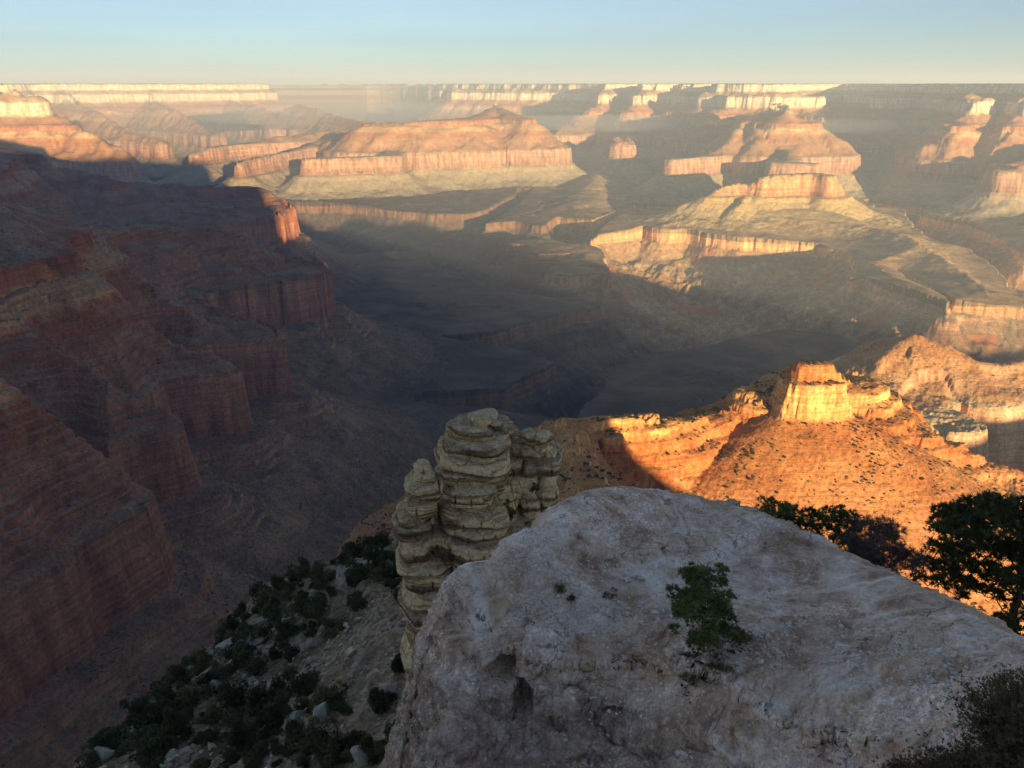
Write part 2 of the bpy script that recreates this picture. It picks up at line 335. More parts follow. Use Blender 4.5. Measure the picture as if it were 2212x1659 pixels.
def link_mesh(name, co, faces_flat, nper, mat, smooth=True, parent=None):
    me = bpy.data.meshes.new(name)
    co = np.ascontiguousarray(co, np.float32); nf = len(faces_flat)//nper
    me.vertices.add(len(co)); me.vertices.foreach_set('co', co.ravel())
    me.loops.add(nf*nper); me.loops.foreach_set('vertex_index', np.ascontiguousarray(faces_flat, np.int32))
    me.polygons.add(nf); me.polygons.foreach_set('loop_start', np.arange(0, nf*nper, nper, dtype=np.int32))
    me.polygons.foreach_set('use_smooth', np.full(nf, smooth, bool))
    me.update(calc_edges=True)
    if mat: me.materials.append(mat)
    o = bpy.data.objects.new(name, me); scene.collection.objects.link(o)
    if parent: o.parent = parent
    return o
def tag(o, label=None, cat=None, group=None, kind=None):
    if label: o['label'] = label
    if cat: o['category'] = cat
    if group: o['group'] = group
    if kind: o['kind'] = kind
    return o

# ============================================================ materials
def new_mat(name, rough=0.9):
    m = bpy.data.materials.new(name); m.use_nodes = True
    nt = m.node_tree; b = nt.nodes["Principled BSDF"]
    b.inputs['Roughness'].default_value = rough
    b.inputs['Specular IOR Level'].default_value = 0.15
    return m, nt, b
class NB:
    def __init__(s, nt): s.nt = nt
    def n(s, t, **k):
        nd = s.nt.nodes.new(t)
        for a, v in k.items(): setattr(nd, a, v)
        return nd
    def l(s, a, b): s.nt.links.new(a, b)
    def pos(s): return s.n('ShaderNodeNewGeometry').outputs['Position']
    def noise(s, vec, scale, detail=4, rough=0.55, dist=0.0, out=0):
        nd = s.n('ShaderNodeTexNoise'); nd.inputs['Scale'].default_value = scale
        nd.inputs['Detail'].default_value = detail; nd.inputs['Roughness'].default_value = rough
        nd.inputs['Distortion'].default_value = dist
        s.l(vec, nd.inputs['Vector']); return nd.outputs[out]
    def vmul(s, vec, v):
        nd = s.n('ShaderNodeVectorMath', operation='MULTIPLY'); s.l(vec, nd.inputs[0]); nd.inputs[1].default_value = v
        return nd.outputs[0]
    def math(s, op, a, b=None, c=None, clamp=False):
        nd = s.n('ShaderNodeMath', operation=op); nd.use_clamp = clamp
        for i, v in enumerate((a, b, c)):
            if v is None: continue
            if isinstance(v, (int, float)): nd.inputs[i].default_value = v
            else: s.l(v, nd.inputs[i])
        return nd.outputs[0]
    def ramp(s, fac, stops, interp='LINEAR'):
        nd = s.n('ShaderNodeValToRGB'); cr = nd.color_ramp; cr.interpolation = interp
        while len(cr.elements) < len(stops): cr.elements.new(0.5)
        for e, (p, c) in zip(cr.elements, stops):
            e.position = p; e.color = tuple(c)+(1,) if not isinstance(c, (int, float)) else (c, c, c, 1)
        s.l(fac, nd.inputs[0]); return nd.outputs[0]
    def mix(s, fac, a, b, mode='MIX'):
        nd = s.n('ShaderNodeMix', data_type='RGBA', blend_type=mode)
        if isinstance(fac, (int, float)): nd.inputs[0].default_value = fac
        else: s.l(fac, nd.inputs[0])
        for i, v in ((6, a), (7, b)):
            if isinstance(v, tuple): nd.inputs[i].default_value = v+(1,)
            else: s.l(v, nd.inputs[i])
        return nd.outputs[2]
    def bump(s, h, dist, strength=1.0, normal=None):
        nd = s.n('ShaderNodeBump'); nd.inputs['Distance'].default_value = dist; nd.inputs['Strength'].default_value = strength
        s.l(h, nd.inputs['Height'])
        if normal: s.l(normal, nd.inputs['Normal'])
        return nd.outputs[0]

STRATA = [(-1450, (.12, .09, .075)), (-1100, (.20, .14, .11)), (-1072, (.24, .17, .12)), (-1068, (.42, .28, .18)), (-1012, (.44, .31, .20)), (-1004, (.21, .18, .12)), (-960, (.24, .205, .13)),
          (-900, (.46, .38, .24)), (-812, (.48, .37, .23)), (-795, (.43, .25, .17)), (-720, (.52, .32, .215)), (-650, (.52, .33, .22)), (-640, (.40, .26, .17)),
          (-600, (.42, .24, .15)), (-545, (.50, .29, .18)), (-500, (.40, .175, .085)), (-462, (.46, .20, .09)), (-446, (.66, .45, .23)), (-408, (.66, .46, .24)), (-400, (.52, .24, .11)), (-355, (.42, .18, .10)), (-290, (.42, .20, .12)),
          (-272, (.55, .43, .30)), (-262, (.64, .54, .39)), (-165, (.66, .56, .41)), (-150, (.25, .23, .16)), (-98, (.24, .22, .155)), (-92, (.62, .54, .40)), (-12, (.62, .55, .41)), (0, (.12, .13, .085)), (60, (.10, .11, .075))]
def canyon_material(name="canyon_rock", mul=(1.0, 1.0, 1.0)):
    m, nt, b = new_mat(name); N = NB(nt)
    P = N.pos(); sep = N.n('ShaderNodeSeparateXYZ'); N.l(P, sep.inputs[0])
    z = sep.outputs[2]
    wob = N.noise(P, 0.004, 3)
    wob2 = N.noise(P, 0.03, 3)
    zz = N.math('ADD', z, N.math('MULTIPLY', N.math('SUBTRACT', wob, 0.5), 44))
    zz = N.math('ADD', zz, N.math('MULTIPLY', N.math('SUBTRACT', wob2, 0.5), 14))
    lo, hi = -1450.0, 60.0
    f = N.math('DIVIDE', N.math('SUBTRACT', zz, lo), hi-lo)
    st = [((a-lo)/(hi-lo), c) for a, c in STRATA]
    # split over two ramps (32 stops at most each)
    col = N.ramp(f, st[:30])
    # thin beds
    zb = N.vmul(P, (0.0025, 0.0025, 0.11))
    bed = N.noise(zb, 1.0, 5, 0.65)
    col = N.mix(1.0, col, N.ramp(bed, [(0.3, (.72, .68, .66)), (0.5, (1, 1, 1)), (0.68, (1.22, 1.17, 1.12))]), 'MULTIPLY')
    bed2 = N.noise(N.vmul(P, (0.004, 0.004, 0.42)), 1.0, 3, 0.6)
    col = N.mix(1.0, col, N.ramp(bed2, [(0.36, (.80, .78, .77)), (0.48, (1, 1, 1)), (0.64, (1.12, 1.10, 1.08))]), 'MULTIPLY')
    # vertical stains on cliffs
    st2 = N.noise(N.vmul(P, (0.035, 0.035, 0.004)), 1.0, 4, 0.6)
    geo = N.n('ShaderNodeNewGeometry'); sn = N.n('ShaderNodeSeparateXYZ'); N.l(geo.outputs['True Normal'], sn.inputs[0])
    steep = N.ramp(sn.outputs[2], [(0.45, 1.0), (0.72, 0.0)])
    stained = N.mix(1.0, col, N.ramp(st2, [(0.33, (.62, .55, .52)), (0.52, (1.05, 1, .97)), (0.68, (1.4, 1.38, 1.3))]), 'MULTIPLY')
    col = N.mix(steep, col, stained)
    # talus and scrub on slopes
    low = N.math('LESS_THAN', z, -640)
    talus = N.ramp(N.noise(P, 0.02, 5, 0.6), [(0.32, (.36, .30, .19)), (0.66, (.60, .49, .31))])
    talus_up = N.ramp(N.noise(P, 0.012, 5, 0.6), [(0.3, (.27, .13, .06)), (0.5, (.42, .22, .10)), (0.7, (.54, .36, .18))])
    if name == 'shaded_red_rock': talus_up = N.ramp(N.noise(P, 0.015, 6, 0.65), [(0.36, (.22, .15, .11)), (0.5, (.33, .29, .23)), (0.62, (.46, .42, .35))])
    if name in ('shaded_red_rock', 'floor_rock'): talus = N.ramp(N.noise(P, 0.02, 7, 0.68), [(0.36, (.15, .125, .10)), (0.5, (.25, .22, .165)), (0.64, (.38, .33, .24))])  # talus darkened where wall and floor lie in shade
    tal = N.mix(low, talus_up, talus)
    flat = N.math('SUBTRACT', 1.0, steep)
    col = N.mix(N.math('MULTIPLY', flat, N.ramp(N.noise(P, 0.008, 4), [(0.38, 0.35), (0.58, 0.92)])), col, tal)
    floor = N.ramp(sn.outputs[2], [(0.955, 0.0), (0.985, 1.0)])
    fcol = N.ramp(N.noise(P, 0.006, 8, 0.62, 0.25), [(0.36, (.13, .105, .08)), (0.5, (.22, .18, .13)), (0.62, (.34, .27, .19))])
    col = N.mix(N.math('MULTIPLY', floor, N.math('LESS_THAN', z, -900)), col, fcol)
    rim = N.math('GREATER_THAN', z, -8)
    col = N.mix(N.math('MULTIPLY', flat, rim), col, (.075, .085, .055))
    # reddish hematite patches in lower slopes
    redm = N.math('MULTIPLY', N.ramp(N.noise(P, 0.0032, 2), [(0.62, 0.0), (0.70, 0.8)]), N.math('LESS_THAN', z, -1070))
    col = N.mix(redm, col, (.34, .13, .075))
    # scrub dots
    v = N.n('ShaderNodeTexVoronoi'); v.inputs['Scale'].default_value = 0.085; v.inputs['Randomness'].default_value = 1
    N.l(P, v.inputs['Vector'])
    dots = N.ramp(v.outputs['Distance'], [(0.13, 1.0), (0.2, 0.0)])
    dm = N.math('MULTIPLY', N.math('MULTIPLY', dots, N.ramp(sn.outputs[2], [(0.55, 0.0), (0.75, 1.0)])), N.ramp(N.noise(P, 0.012, 3), [(0.4, 0.0), (0.55, 0.85)]))
    col = N.mix(dm, col, (.055, .06, .04))
    spk = N.noise(P, 0.16, 6, 0.75)
    col = N.mix(1.0, col, N.ramp(spk, [(0.34, (.55, .52, .50)), (0.5, (1, 1, 1)), (0.66, (1.3, 1.3, 1.28))]), 'MULTIPLY')
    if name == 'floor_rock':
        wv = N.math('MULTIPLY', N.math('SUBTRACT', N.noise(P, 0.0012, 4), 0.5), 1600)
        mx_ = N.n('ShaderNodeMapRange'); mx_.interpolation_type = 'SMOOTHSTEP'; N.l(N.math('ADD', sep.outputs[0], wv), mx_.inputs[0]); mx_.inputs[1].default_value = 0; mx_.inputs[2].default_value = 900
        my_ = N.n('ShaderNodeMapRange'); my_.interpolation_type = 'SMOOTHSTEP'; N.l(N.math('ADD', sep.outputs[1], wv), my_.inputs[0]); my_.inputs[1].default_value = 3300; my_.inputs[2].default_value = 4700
        pale = N.math('MULTIPLY', mx_.outputs[0], my_.outputs[0])  # one where the platform is painted brighter as sunlit
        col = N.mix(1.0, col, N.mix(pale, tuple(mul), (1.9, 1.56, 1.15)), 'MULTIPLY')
    else:
        col = N.mix(1.0, col, tuple(mul), 'MULTIPLY')
    N.l(col, b.inputs['Base Color'])
    b1 = N.noise(N.vmul(P, (1, 1, 1)), 0.05, 9, 0.68)
    nb = N.bump(b1, 9.0, 0.55)
    nb = N.bump(bed, 5.0, 0.5, nb)
    N.l(nb, b.inputs['Normal'])
    return m
M_canyon = canyon_material()
M_BY = {'wall': canyon_material('shaded_red_rock', (.76, .58, .54)), 'red': canyon_material('orange_rock', (1.04, .86, .68)), 'yellow': canyon_material('golden_rock', (1.30, 1.18, .88)),  # wall: deep red rock with its shade multiplied in
        'floor': canyon_material('floor_rock', (.58, .50, .49))}  # floor: shade multiplied into the colour, sunlit platform excepted

# ============================================================ canyon meshes
NA, NR = int(1500*QUALITY), int(1700*QUALITY)
az = np.radians(np.linspace(-37, 37, NA))
rr = np.concatenate([np.geomspace(230, 13000, NR), np.geomspace(13060, 21000, int(NR*0.16)), np.geomspace(21300, 60000, 40)])
X, Y, Hh, Q, LAB = terrain_grid(az, rr)
far = np.hypot(X, Y) > 24000
Hh = np.where(far, np.maximum(Hh, -60-0*X), Hh)
print("terrain", time.time()-T0)
nr_, na_ = X.shape
co = np.stack([X, Y, Hh], -1).reshape(-1, 3)
idx = np.arange(nr_*na_).reshape(nr_, na_)
Fq = np.stack([idx[:-1, :-1], idx[:-1, 1:], idx[1:, 1:], idx[1:, :-1]], -1)
lf = LAB[:-1, :-1]; qf = Q[:-1, :-1]
NAMES = {'wall': ('canyon_wall', 'dark shaded red canyon wall stepping down in spurs on the left'),
         'red': ('ridge_hill', 'orange red ridge with blocky butte cap and shrubs below the viewpoint'),
         'right': ('spur_hill', 'sunlit hump and bench with rounded peak behind the orange butte'),
         'yellow': ('butte_hill', 'sunlit yellow flat topped butte on the platform beyond the gorge'),
         'temple': ('temple_mountain', 'pink pyramid shaped temple with cream summit behind the yellow butte'),
         'mesa': ('mesa_mountain', 'long sunlit pink mesa with small cone summit left of centre'),
         'rim': ('rim_hills', 'far cream and green canyon rims under the skyline')}
keep = qf < 1000
def part_mesh(name, mask, label, mt=None):
    fs = Fq[mask].reshape(-1, 4)
    used, inv = np.unique(fs.ravel(), return_inverse=True)
    o = link_mesh(name, co[used], inv, 4, mt or M_canyon)
    tag(o, label, None, None, 'structure'); o['category'] = 'terrain'
    return o
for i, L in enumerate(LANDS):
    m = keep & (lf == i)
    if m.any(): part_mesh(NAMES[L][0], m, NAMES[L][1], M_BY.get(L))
cx_, cy_ = X[:-1, :-1], Y[:-1, :-1]
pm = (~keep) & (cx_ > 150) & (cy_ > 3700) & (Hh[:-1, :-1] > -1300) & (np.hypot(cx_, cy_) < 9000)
part_mesh('platform_terrain', pm, 'sunlit platform, colour brightened for the sun, with cliffs round the foot of the yellow butte', M_BY['floor'])
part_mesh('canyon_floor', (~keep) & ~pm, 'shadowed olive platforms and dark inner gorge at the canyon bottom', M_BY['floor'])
print("canyon meshes", time.time()-T0)

# ============================================================ unseen rim behind the viewpoint, added and shaped to cast the canyon shadow
su, cu = math.sin(SUN_AZ), math.cos(SUN_AZ)
VU = np.array([(-2500, 150), (-500, 160), (67, 160), (200, 130), (450, 120), (515, 40), (542, -380), (600, -435), (650, -475), (680, -550), (720, -630), (1100, -640), (1400, -560), (1625, -560), (2000, -545), (2300, -560), (2450, -640),
               (2900, -760), (3180, -880), (3450, -935), (4600, -930), (5200, -600), (6000, -520), (7000, -350), (9000, -300)], float)  # crest profile fitted to where the shadow should end
TC = 1200.0
ug = np.concatenate([np.linspace(-2500, 0, 60), np.linspace(15, 1000, 120), np.linspace(1020, 9000, 200)])
tg = np.concatenate([np.linspace(150, 1200, 60), np.linspace(1215, 3500, 60), [3501]])
U, T = np.meshgrid(ug, tg)
crest = np.interp(U, VU[:, 0], VU[:, 1]) + TC*math.tan(SUN_EL)
XB = -cu*U + su*T; YB = su*U + cu*T
n = fbm2(XB, YB, 160, 4, seed=2.7)
ZB = np.where(T < TC, crest - (TC-T)*(0.55+0.2*n), crest + 6*n - np.clip(T-TC, 0, 400)*0.02)
ZB = np.maximum(ZB, -1300); ZB[-1] = -1600
idx = np.arange(U.size).reshape(U.shape)
Fb = np.stack([idx[:-1, :-1], idx[:-1, 1:], idx[1:, 1:], idx[1:, :-1]], -1).reshape(-1)
o = link_mesh('shadow_rim_terrain', np.stack([XB, YB, ZB], -1).reshape(-1, 3), Fb, 4, M_canyon)
tag(o, 'unseen rim behind the viewpoint, shaped to cast the canyon shadow', 'terrain', None, 'structure')

#<<<FG
# ============================================================ near ground: surfaces through traced points
def tps_fit(pts, smooth=0.02):
    P = np.array(pts, float); n = len(P)
    sc = np.ptp(P[:, :2], axis=0).max(); c = P[:, :2].mean(0)
    A = (P[:, :2]-c)/sc
    d = np.hypot(A[:, None, 0]-A[None, :, 0], A[:, None, 1]-A[None, :, 1])
    K = np.where(d > 0, d*d*np.log(d+1e-12), 0)+np.eye(n)*smooth*0.05
    Q1 = np.hstack([np.ones((n, 1)), A])
    M = np.block([[K, Q1], [Q1.T, np.zeros((3, 3))]])
    w = np.linalg.solve(M, np.concatenate([P[:, 2], np.zeros(3)]))
    def f(x, y):
        sh = np.shape(x); xx = (np.ravel(x)-c[0])/sc; yy = (np.ravel(y)-c[1])/sc
        o = w[n]+w[n+1]*xx+w[n+2]*yy
        for i in range(n):
            r2 = (xx-A[i, 0])**2+(yy-A[i, 1])**2
            o = o + w[i]*0.5*r2*np.log(r2+1e-24)
        return o.reshape(sh)
    return f
def beyond(p, dr, dz):
    k = (math.hypot(p[0], p[1])+dr)/math.hypot(p[0], p[1])
    return (p[0]*k, p[1]*k, p[2]+dz)
def grid_faces(n0, n1):
    idx = np.arange(n0*n1).reshape(n0, n1)
    return np.stack([idx[:-1, :-1], idx[:-1, 1:], idx[1:, 1:], idx[1:, :-1]], -1).reshape(-1)

# ---- big pale limestone block
crest = [(1112, 1150, 10.6), (1200, 1102, 11.4), (1250, 1082, 11.9), (1300, 1072, 12.2), (1400, 1072, 12.6), (1500, 1094, 12.8), (1620, 1110, 13.0), (1700, 1150, 12.4), (1820, 1206, 11.7), (1950, 1255, 10.9), (2080, 1322, 9.9), (2212, 1388, 9.1), (2380, 1470, 8.2)]
nose = [(985, 1262, 9.6), (1040, 1228, 9.9), (1092, 1205, 10.2)]
edge = [(962, 1305, 9.2), (1000, 1372, 9.0), (975, 1455, 8.7), (932, 1560, 8.35), (912, 1650, 8.1), (900, 1760, 7.8)]
inner = [(1300, 1200, 10.8), (1200, 1250, 10.0), (1500, 1200, 11.2), (1500, 1300, 9.8), (1700, 1250, 11.0), (1800, 1320, 10.0), (1100, 1300, 9.5), (1300, 1350, 9.2), (1150, 1400, 9.0), (1400, 1400, 8.8), (1550, 1420, 8.5),
         (1250, 1480, 8.6), (1050, 1450, 8.75), (1120, 1550, 8.35), (1300, 1600, 8.0), (1500, 1560, 7.95), (1700, 1500, 8.1), (1900, 1450, 8.4), (2050, 1440, 8.4), (1700, 1650, 7.25), (1400, 1700, 7.5), (1100, 1680, 7.9), (2000, 1600, 7.0), (2200, 1550, 7.0), (2350, 1700, 5.6)]
pts = [PR(*p) for p in crest+nose+edge+inner]
pts += [beyond(PR(*p), 1.6, -1.3) for p in crest] + [beyond(PR(*p), 4.0, -6.0) for p in crest]
pts += [beyond(PR(px-20, py, r), 1.0, -1.5) for px, py, r in nose]
for px, py, r in edge+[(953, 1300, 9.2)]:
    q = PR(px, py, r); pts += [(q[0]-0.45, q[1]+0.1, q[2]-1.5), (q[0]-1.3, q[1]+0.3, q[2]-5.0)]
rock_f = tps_fit(pts)
CR = [np.array([PR(*p)[:2] for p in L]) for L in
      ([(1128, 1340, 9.2), (1112, 1400, 8.9), (1120, 1440, 8.7), (1105, 1490, 8.6)], [(1240, 1440, 8.7), (1290, 1500, 8.4), (1400, 1530, 8.0), (1560, 1560, 7.8)],
       [(1180, 1470, 8.6), (1260, 1540, 8.2), (1330, 1590, 8.0)], [(1330, 1395, 8.8), (1480, 1410, 8.6), (1600, 1440, 8.3)],
       [(1620, 1640, 7.2), (1800, 1600, 7.3), (1950, 1560, 7.4)], [(1240, 1090, 11.9), (1330, 1110, 11.9), (1430, 1105, 12.2)])]
def line_d(L, x, y):
    d = np.full(x.shape, 1e9)
    for (x0, y0), (x1, y1) in zip(L[:-1], L[1:]):
        dx, dy = x1-x0, y1-y0
        t = np.clip(((x-x0)*dx+(y-y0)*dy)/(dx*dx+dy*dy), 0, 1)
        d = np.minimum(d, np.hypot(x-x0-t*dx, y-y0-t*dy))
    return d
LIP = np.array([PR(*p)[:2] for p in [(930, 1300, 9.4), (1040, 1365, 9.1), (1130, 1400, 8.95), (1300, 1412, 8.8), (1480, 1428, 8.5), (1600, 1470, 8.2), (1720, 1560, 7.7), (1850, 1590, 7.4), (2000, 1650, 6.8), (2150, 1760, 6.0)]])
BUMP = [(PR(1050, 1290, 9.5), .34, .08), (PR(1210, 1135, 10.9), .30, .12), (PR(1380, 1092, 12.2), .55, .04), (PR(1265, 1150, 10.9), .20, .10), (PR(1245, 1470, 8.5), .20, .16), (PR(1285, 1500, 8.4), .14, .10), (PR(1890, 1400, 8.9), .16, .10),
        (PR(1640, 1470, 8.2), .16, .10), (PR(1820, 1500, 7.9), .3, .10), (PR(1990, 1440, 8.3), .35, .10), (PR(1760, 1380, 9.3), .4, .09), (PR(1500, 1180, 11.3), .5, .08)]
def rock_height(x, y):
    z = rock_f(x, y)
    wx_ = x+0.10*fbm2(x, y, .5, 3, seed=91); wy_ = y+0.10*fbm2(x, y, .5, 3, seed=93)
    dl = np.where(np.hypot(x, y) < np.interp(np.arctan2(wx_, wy_), np.arctan2(LIP[:, 0], LIP[:, 1]), np.hypot(LIP[:, 0], LIP[:, 1])), 1, -1)*line_d(LIP, wx_, wy_)
    z = z - 0.16*sstep(dl, -.03, .05) - 0.14*sstep(dl, .16, .24)*sstep(fbm2(x, y, .8, 2, seed=94), -.2, .2) - 0.12*sstep(dl, .35, .46) + 0.10*sstep(dl, .5, 1.2)
    for (bx, by, _), br, bh in BUMP:
        e = np.hypot(wx_-bx, wy_-by)/br; z = z + bh*(1-sstep(e, .45, 1.05))
    z = z + 0.17*fbm2(x, y, 2.2, 3, seed=31.0) + 0.06*fbm2(x, y, 0.6, 4, 0.55, True, 33.0)
    zl = z + 0.5*fbm2(x, y, 2.6, 3, seed=35.0)
    led = smooth_steps(zl, 0.16, 0.16)-zl
    front = sstep(-(z), 6.05, 6.45)
    zm = z*1.0+0.9*fbm2(x, y, 4.0, 3, seed=36.0); led2 = smooth_steps(zm, 0.31, 0.10)-zm
    z = z + (led*0.35+led2*0.55)*(0.25+0.75*front)*sstep(fbm2(x, y, 1.3, 3, seed=38), -0.15, 0.35)
    return z
aa = np.linspace(math.atan(ray(760, 1400)[0]/ray(760, 1400)[1])-0.1, math.radians(46), 900)
rg = np.geomspace(3.6, 21, 1000)
Aa, Rg = np.meshgrid(aa, rg); XX, YY = Rg*np.sin(Aa), Rg*np.cos(Aa)
ZZ = rock_height(XX, YY)
for i, L in enumerate(CR):
    ZZ -= (0.16 if i < 3 else 0.09)*np.exp(-(line_d(L, XX+0.06*fbm2(XX, YY, 0.3, 3), YY+0.06*fbm2(XX, YY, 0.3, 3, seed=5))/0.035)**2)
gz1, gz0 = np.gradient(ZZ)
dxu = np.gradient(XX, axis=1); dyu = np.gradient(YY, axis=1); dxv = np.gradient(XX, axis=0); dyv = np.gradient(YY, axis=0)
nx = dyu*gz1 - gz0*dyv; ny = gz0*dxv - dxu*gz1; nz = dxu*dyv-dyu*dxv
ln = np.sqrt(nx*nx+ny*ny+nz*nz)*np.sign(nz); nx /= ln; ny /= ln; nz /= ln
steep = 1-sstep(nz, 0.35, 0.85)
d3 = 0.10*fbm3(XX, YY, ZZ, 0.75, 5, 0.55, True, 3.0, 1.6)*(0.35+0.9*steep) + 0.012*fbm3(XX, YY, ZZ, 0.16, 3, 0.6, False, 8.0)
pock = fbm3(XX, YY, ZZ, 0.33, 3, 0.5, False, 12.0)
d3 -= 0.07*sstep(pock, 0.22, 0.5)*steep
fl = fbm3(XX, YY, ZZ, 1.3, 3, 0.42, False, 21.0, 2.2); d3 += 0.42*(smooth_steps(fl, 0.2, 0.07)-fl)*(0.35+0.65*steep)
def rock_hit(px, py):
    d_ = ray(px, py); k = math.hypot(d_[0], d_[1]); r = np.linspace(4.5, 15, 1500)
    h = rock_height(d_[0]/k*r, d_[1]/k*r); m_ = h > d_[2]/k*r
    i = int(np.argmax(m_)) if m_.any() else 700
    return (d_[0]/k*r[i], d_[1]/k*r[i], float(h[i]))
for (px, py, r, w, h_, dep) in ((1085, 1458, 0, 0.22, 0.15, 0.6), (1128, 1520, 0, 0.15, 0.24, 0.55), (1350, 1545, 0, 0.25, 0.06, 0.15)):
    c = rock_hit(px, py)
    # distance from the sight line through the hollow, in the plane facing it
    al = math.atan2(c[0], c[1]); ux, uy = math.cos(al), -math.sin(al)
    du = (XX-c[0])*ux+(YY-c[1])*uy; dr_ = np.hypot(XX, YY)-math.hypot(c[0], c[1]); dw = (ZZ-c[2])-dr_*0.1
    e = np.sqrt((du/w)**2+(dw/h_)**2+(dr_/0.6)**2)+0.25*pock
    m = 1-sstep(e, 0.55, 1.1)
    XX = XX+m*dep*math.sin(al); YY = YY+m*dep*math.cos(al); ZZ = ZZ+m*0.0
XX = XX+nx*d3; YY = YY+ny*d3; ZZ = ZZ+nz*d3

def limestone_material():
    m, nt, b = new_mat("limestone"); N = NB(nt); P = N.pos()
    big = N.noise(P, 1.3, 7, 0.68, 0.5)
    col = N.ramp(big, [(0.36, (.44, .28, .19)), (0.45, (.66, .475, .37)), (0.53, (.80, .62, .51)), (0.63, (.93, .80, .71))])
    och = N.ramp(N.noise(P, 1.7, 4, 0.55, 0.4), [(0.53, 0.0), (0.62, 0.6)])
    col = N.mix(och, col, (.60, .42, .26))
    sep = N.n('ShaderNodeSeparateXYZ'); N.l(P, sep.inputs[0])
    geo = N.n('ShaderNodeNewGeometry'); sn = N.n('ShaderNodeSeparateXYZ'); N.l(geo.outputs['True Normal'], sn.inputs[0])
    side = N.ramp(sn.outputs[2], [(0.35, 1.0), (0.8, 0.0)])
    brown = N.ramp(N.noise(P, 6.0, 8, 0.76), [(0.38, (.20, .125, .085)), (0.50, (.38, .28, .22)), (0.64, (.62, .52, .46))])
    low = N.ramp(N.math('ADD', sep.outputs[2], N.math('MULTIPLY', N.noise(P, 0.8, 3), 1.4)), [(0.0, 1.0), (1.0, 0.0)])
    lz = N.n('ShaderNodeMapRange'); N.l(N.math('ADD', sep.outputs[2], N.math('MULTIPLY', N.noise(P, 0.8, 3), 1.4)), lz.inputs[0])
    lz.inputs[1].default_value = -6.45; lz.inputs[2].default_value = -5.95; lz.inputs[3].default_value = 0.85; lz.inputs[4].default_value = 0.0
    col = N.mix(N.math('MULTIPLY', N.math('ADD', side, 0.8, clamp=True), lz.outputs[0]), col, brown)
    # chips and rubble
    v = N.n('ShaderNodeTexVoronoi'); v.inputs['Scale'].default_value = 34; N.l(P, v.inputs['Vector'])
    vs_ = N.n('ShaderNodeSeparateColor'); N.l(v.outputs['Color'], vs_.inputs[0])
    chip = N.ramp(vs_.outputs[0], [(0.0, (.78, .74, .72)), (0.4, (1, 1, 1)), (0.8, (1.1, 1.1, 1.12)), (0.93, (1.45, 1.46, 1.5))])
    mask = N.ramp(N.noise(P, 0.7, 3), [(0.42, 0.15), (0.6, 1.0)])
    col = N.mix(mask, col, N.mix(1.0, col, chip, 'MULTIPLY'))
    ck = N.math('ABSOLUTE', N.math('SUBTRACT', N.noise(P, 1.15, 4, 0.6, 0.6), 0.5))
    col = N.mix(N.math('MULTIPLY', N.ramp(ck, [(0.0, 1.0), (0.012, 0.0)]), N.ramp(N.noise(P, 0.8, 2), [(0.45, 0.0), (0.55, 0.75)])), col, (.14, .10, .08))
    blot = N.ramp(N.noise(P, 3.2, 6, 0.7), [(0.34, (.72, .66, .62)), (0.45, (1, 1, 1)), (0.64, (1.1, 1.1, 1.1))])
    col = N.mix(1.0, col, blot, 'MULTIPLY')
    sp = N.noise(P, 26, 5, 0.75)
    col = N.mix(1.0, col, N.ramp(sp, [(0.30, (.58, .52, .48)), (0.43, (1, 1, 1)), (0.62, (1.16, 1.16, 1.16))]), 'MULTIPLY')
    N.l(col, b.inputs['Base Color'])
    nb = N.bump(v.outputs['Distance'], 0.02, 0.5)
    nb = N.bump(N.noise(P, 5, 9, 0.62), 0.06, 0.6, nb); nb = N.bump(N.noise(P, 38, 4, 0.7), 0.012, 0.7, nb)
    N.l(nb, b.inputs['Normal'])
    return m
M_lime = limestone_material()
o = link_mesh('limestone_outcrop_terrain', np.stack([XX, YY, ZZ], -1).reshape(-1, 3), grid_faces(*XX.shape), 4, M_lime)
tag(o, 'large pale pinkish limestone block filling the lower right foreground', 'rock', None, 'structure')
def rock_z(x, y): return float(rock_height(np.array([[x]], float), np.array([[y]], float))[0, 0])

# ---- steep scrubby slope below on the left
sil = [(960, 1120, 100), (862, 1160, 98), (780, 1200, 98), (700, 1236, 99), (620, 1270, 100), (540, 1310, 99), (470, 1395, 92), (400, 1450, 88), (330, 1502, 84), (260, 1580, 78), (200, 1645, 74), (100, 1740, 68)]
sin_ = [(860, 1300, 72), (860, 1450, 56), (700, 1350, 80), (700, 1500, 62), (700, 1650, 48), (880, 1650, 42), (500, 1500, 76), (500, 1650, 58), (350, 1600, 70), (1000, 1400, 60), (1100, 1250, 80), (1000, 1700, 37), (820, 1230, 84), (300, 1750, 58), (600, 1800, 40)]
pts = [PR(*p) for p in sil+sin_] + [beyond(PR(*p), 9, -9) for p in sil] + [beyond(PR(*p), 40, -62) for p in sil]
slope_f = tps_fit(pts)
def slope_height(x, y):
    z = slope_f(x, y) + 1.6*fbm2(x, y, 17, 4, seed=51) + 0.5*fbm2(x, y, 3.2, 4, 0.6, True, 53)
    zl = z+5*fbm2(x, y, 40, 2, seed=54)
    return z + 0.45*(smooth_steps(zl, 2.6, 0.2)-zl)
aa = np.linspace(math.radians(-38), math.radians(9), 700); rg = np.geomspace(24, 165, 700)
Aa, Rg = np.meshgrid(aa, rg); XX, YY = Rg*np.sin(Aa), Rg*np.cos(Aa); ZZ = slope_height(XX, YY)
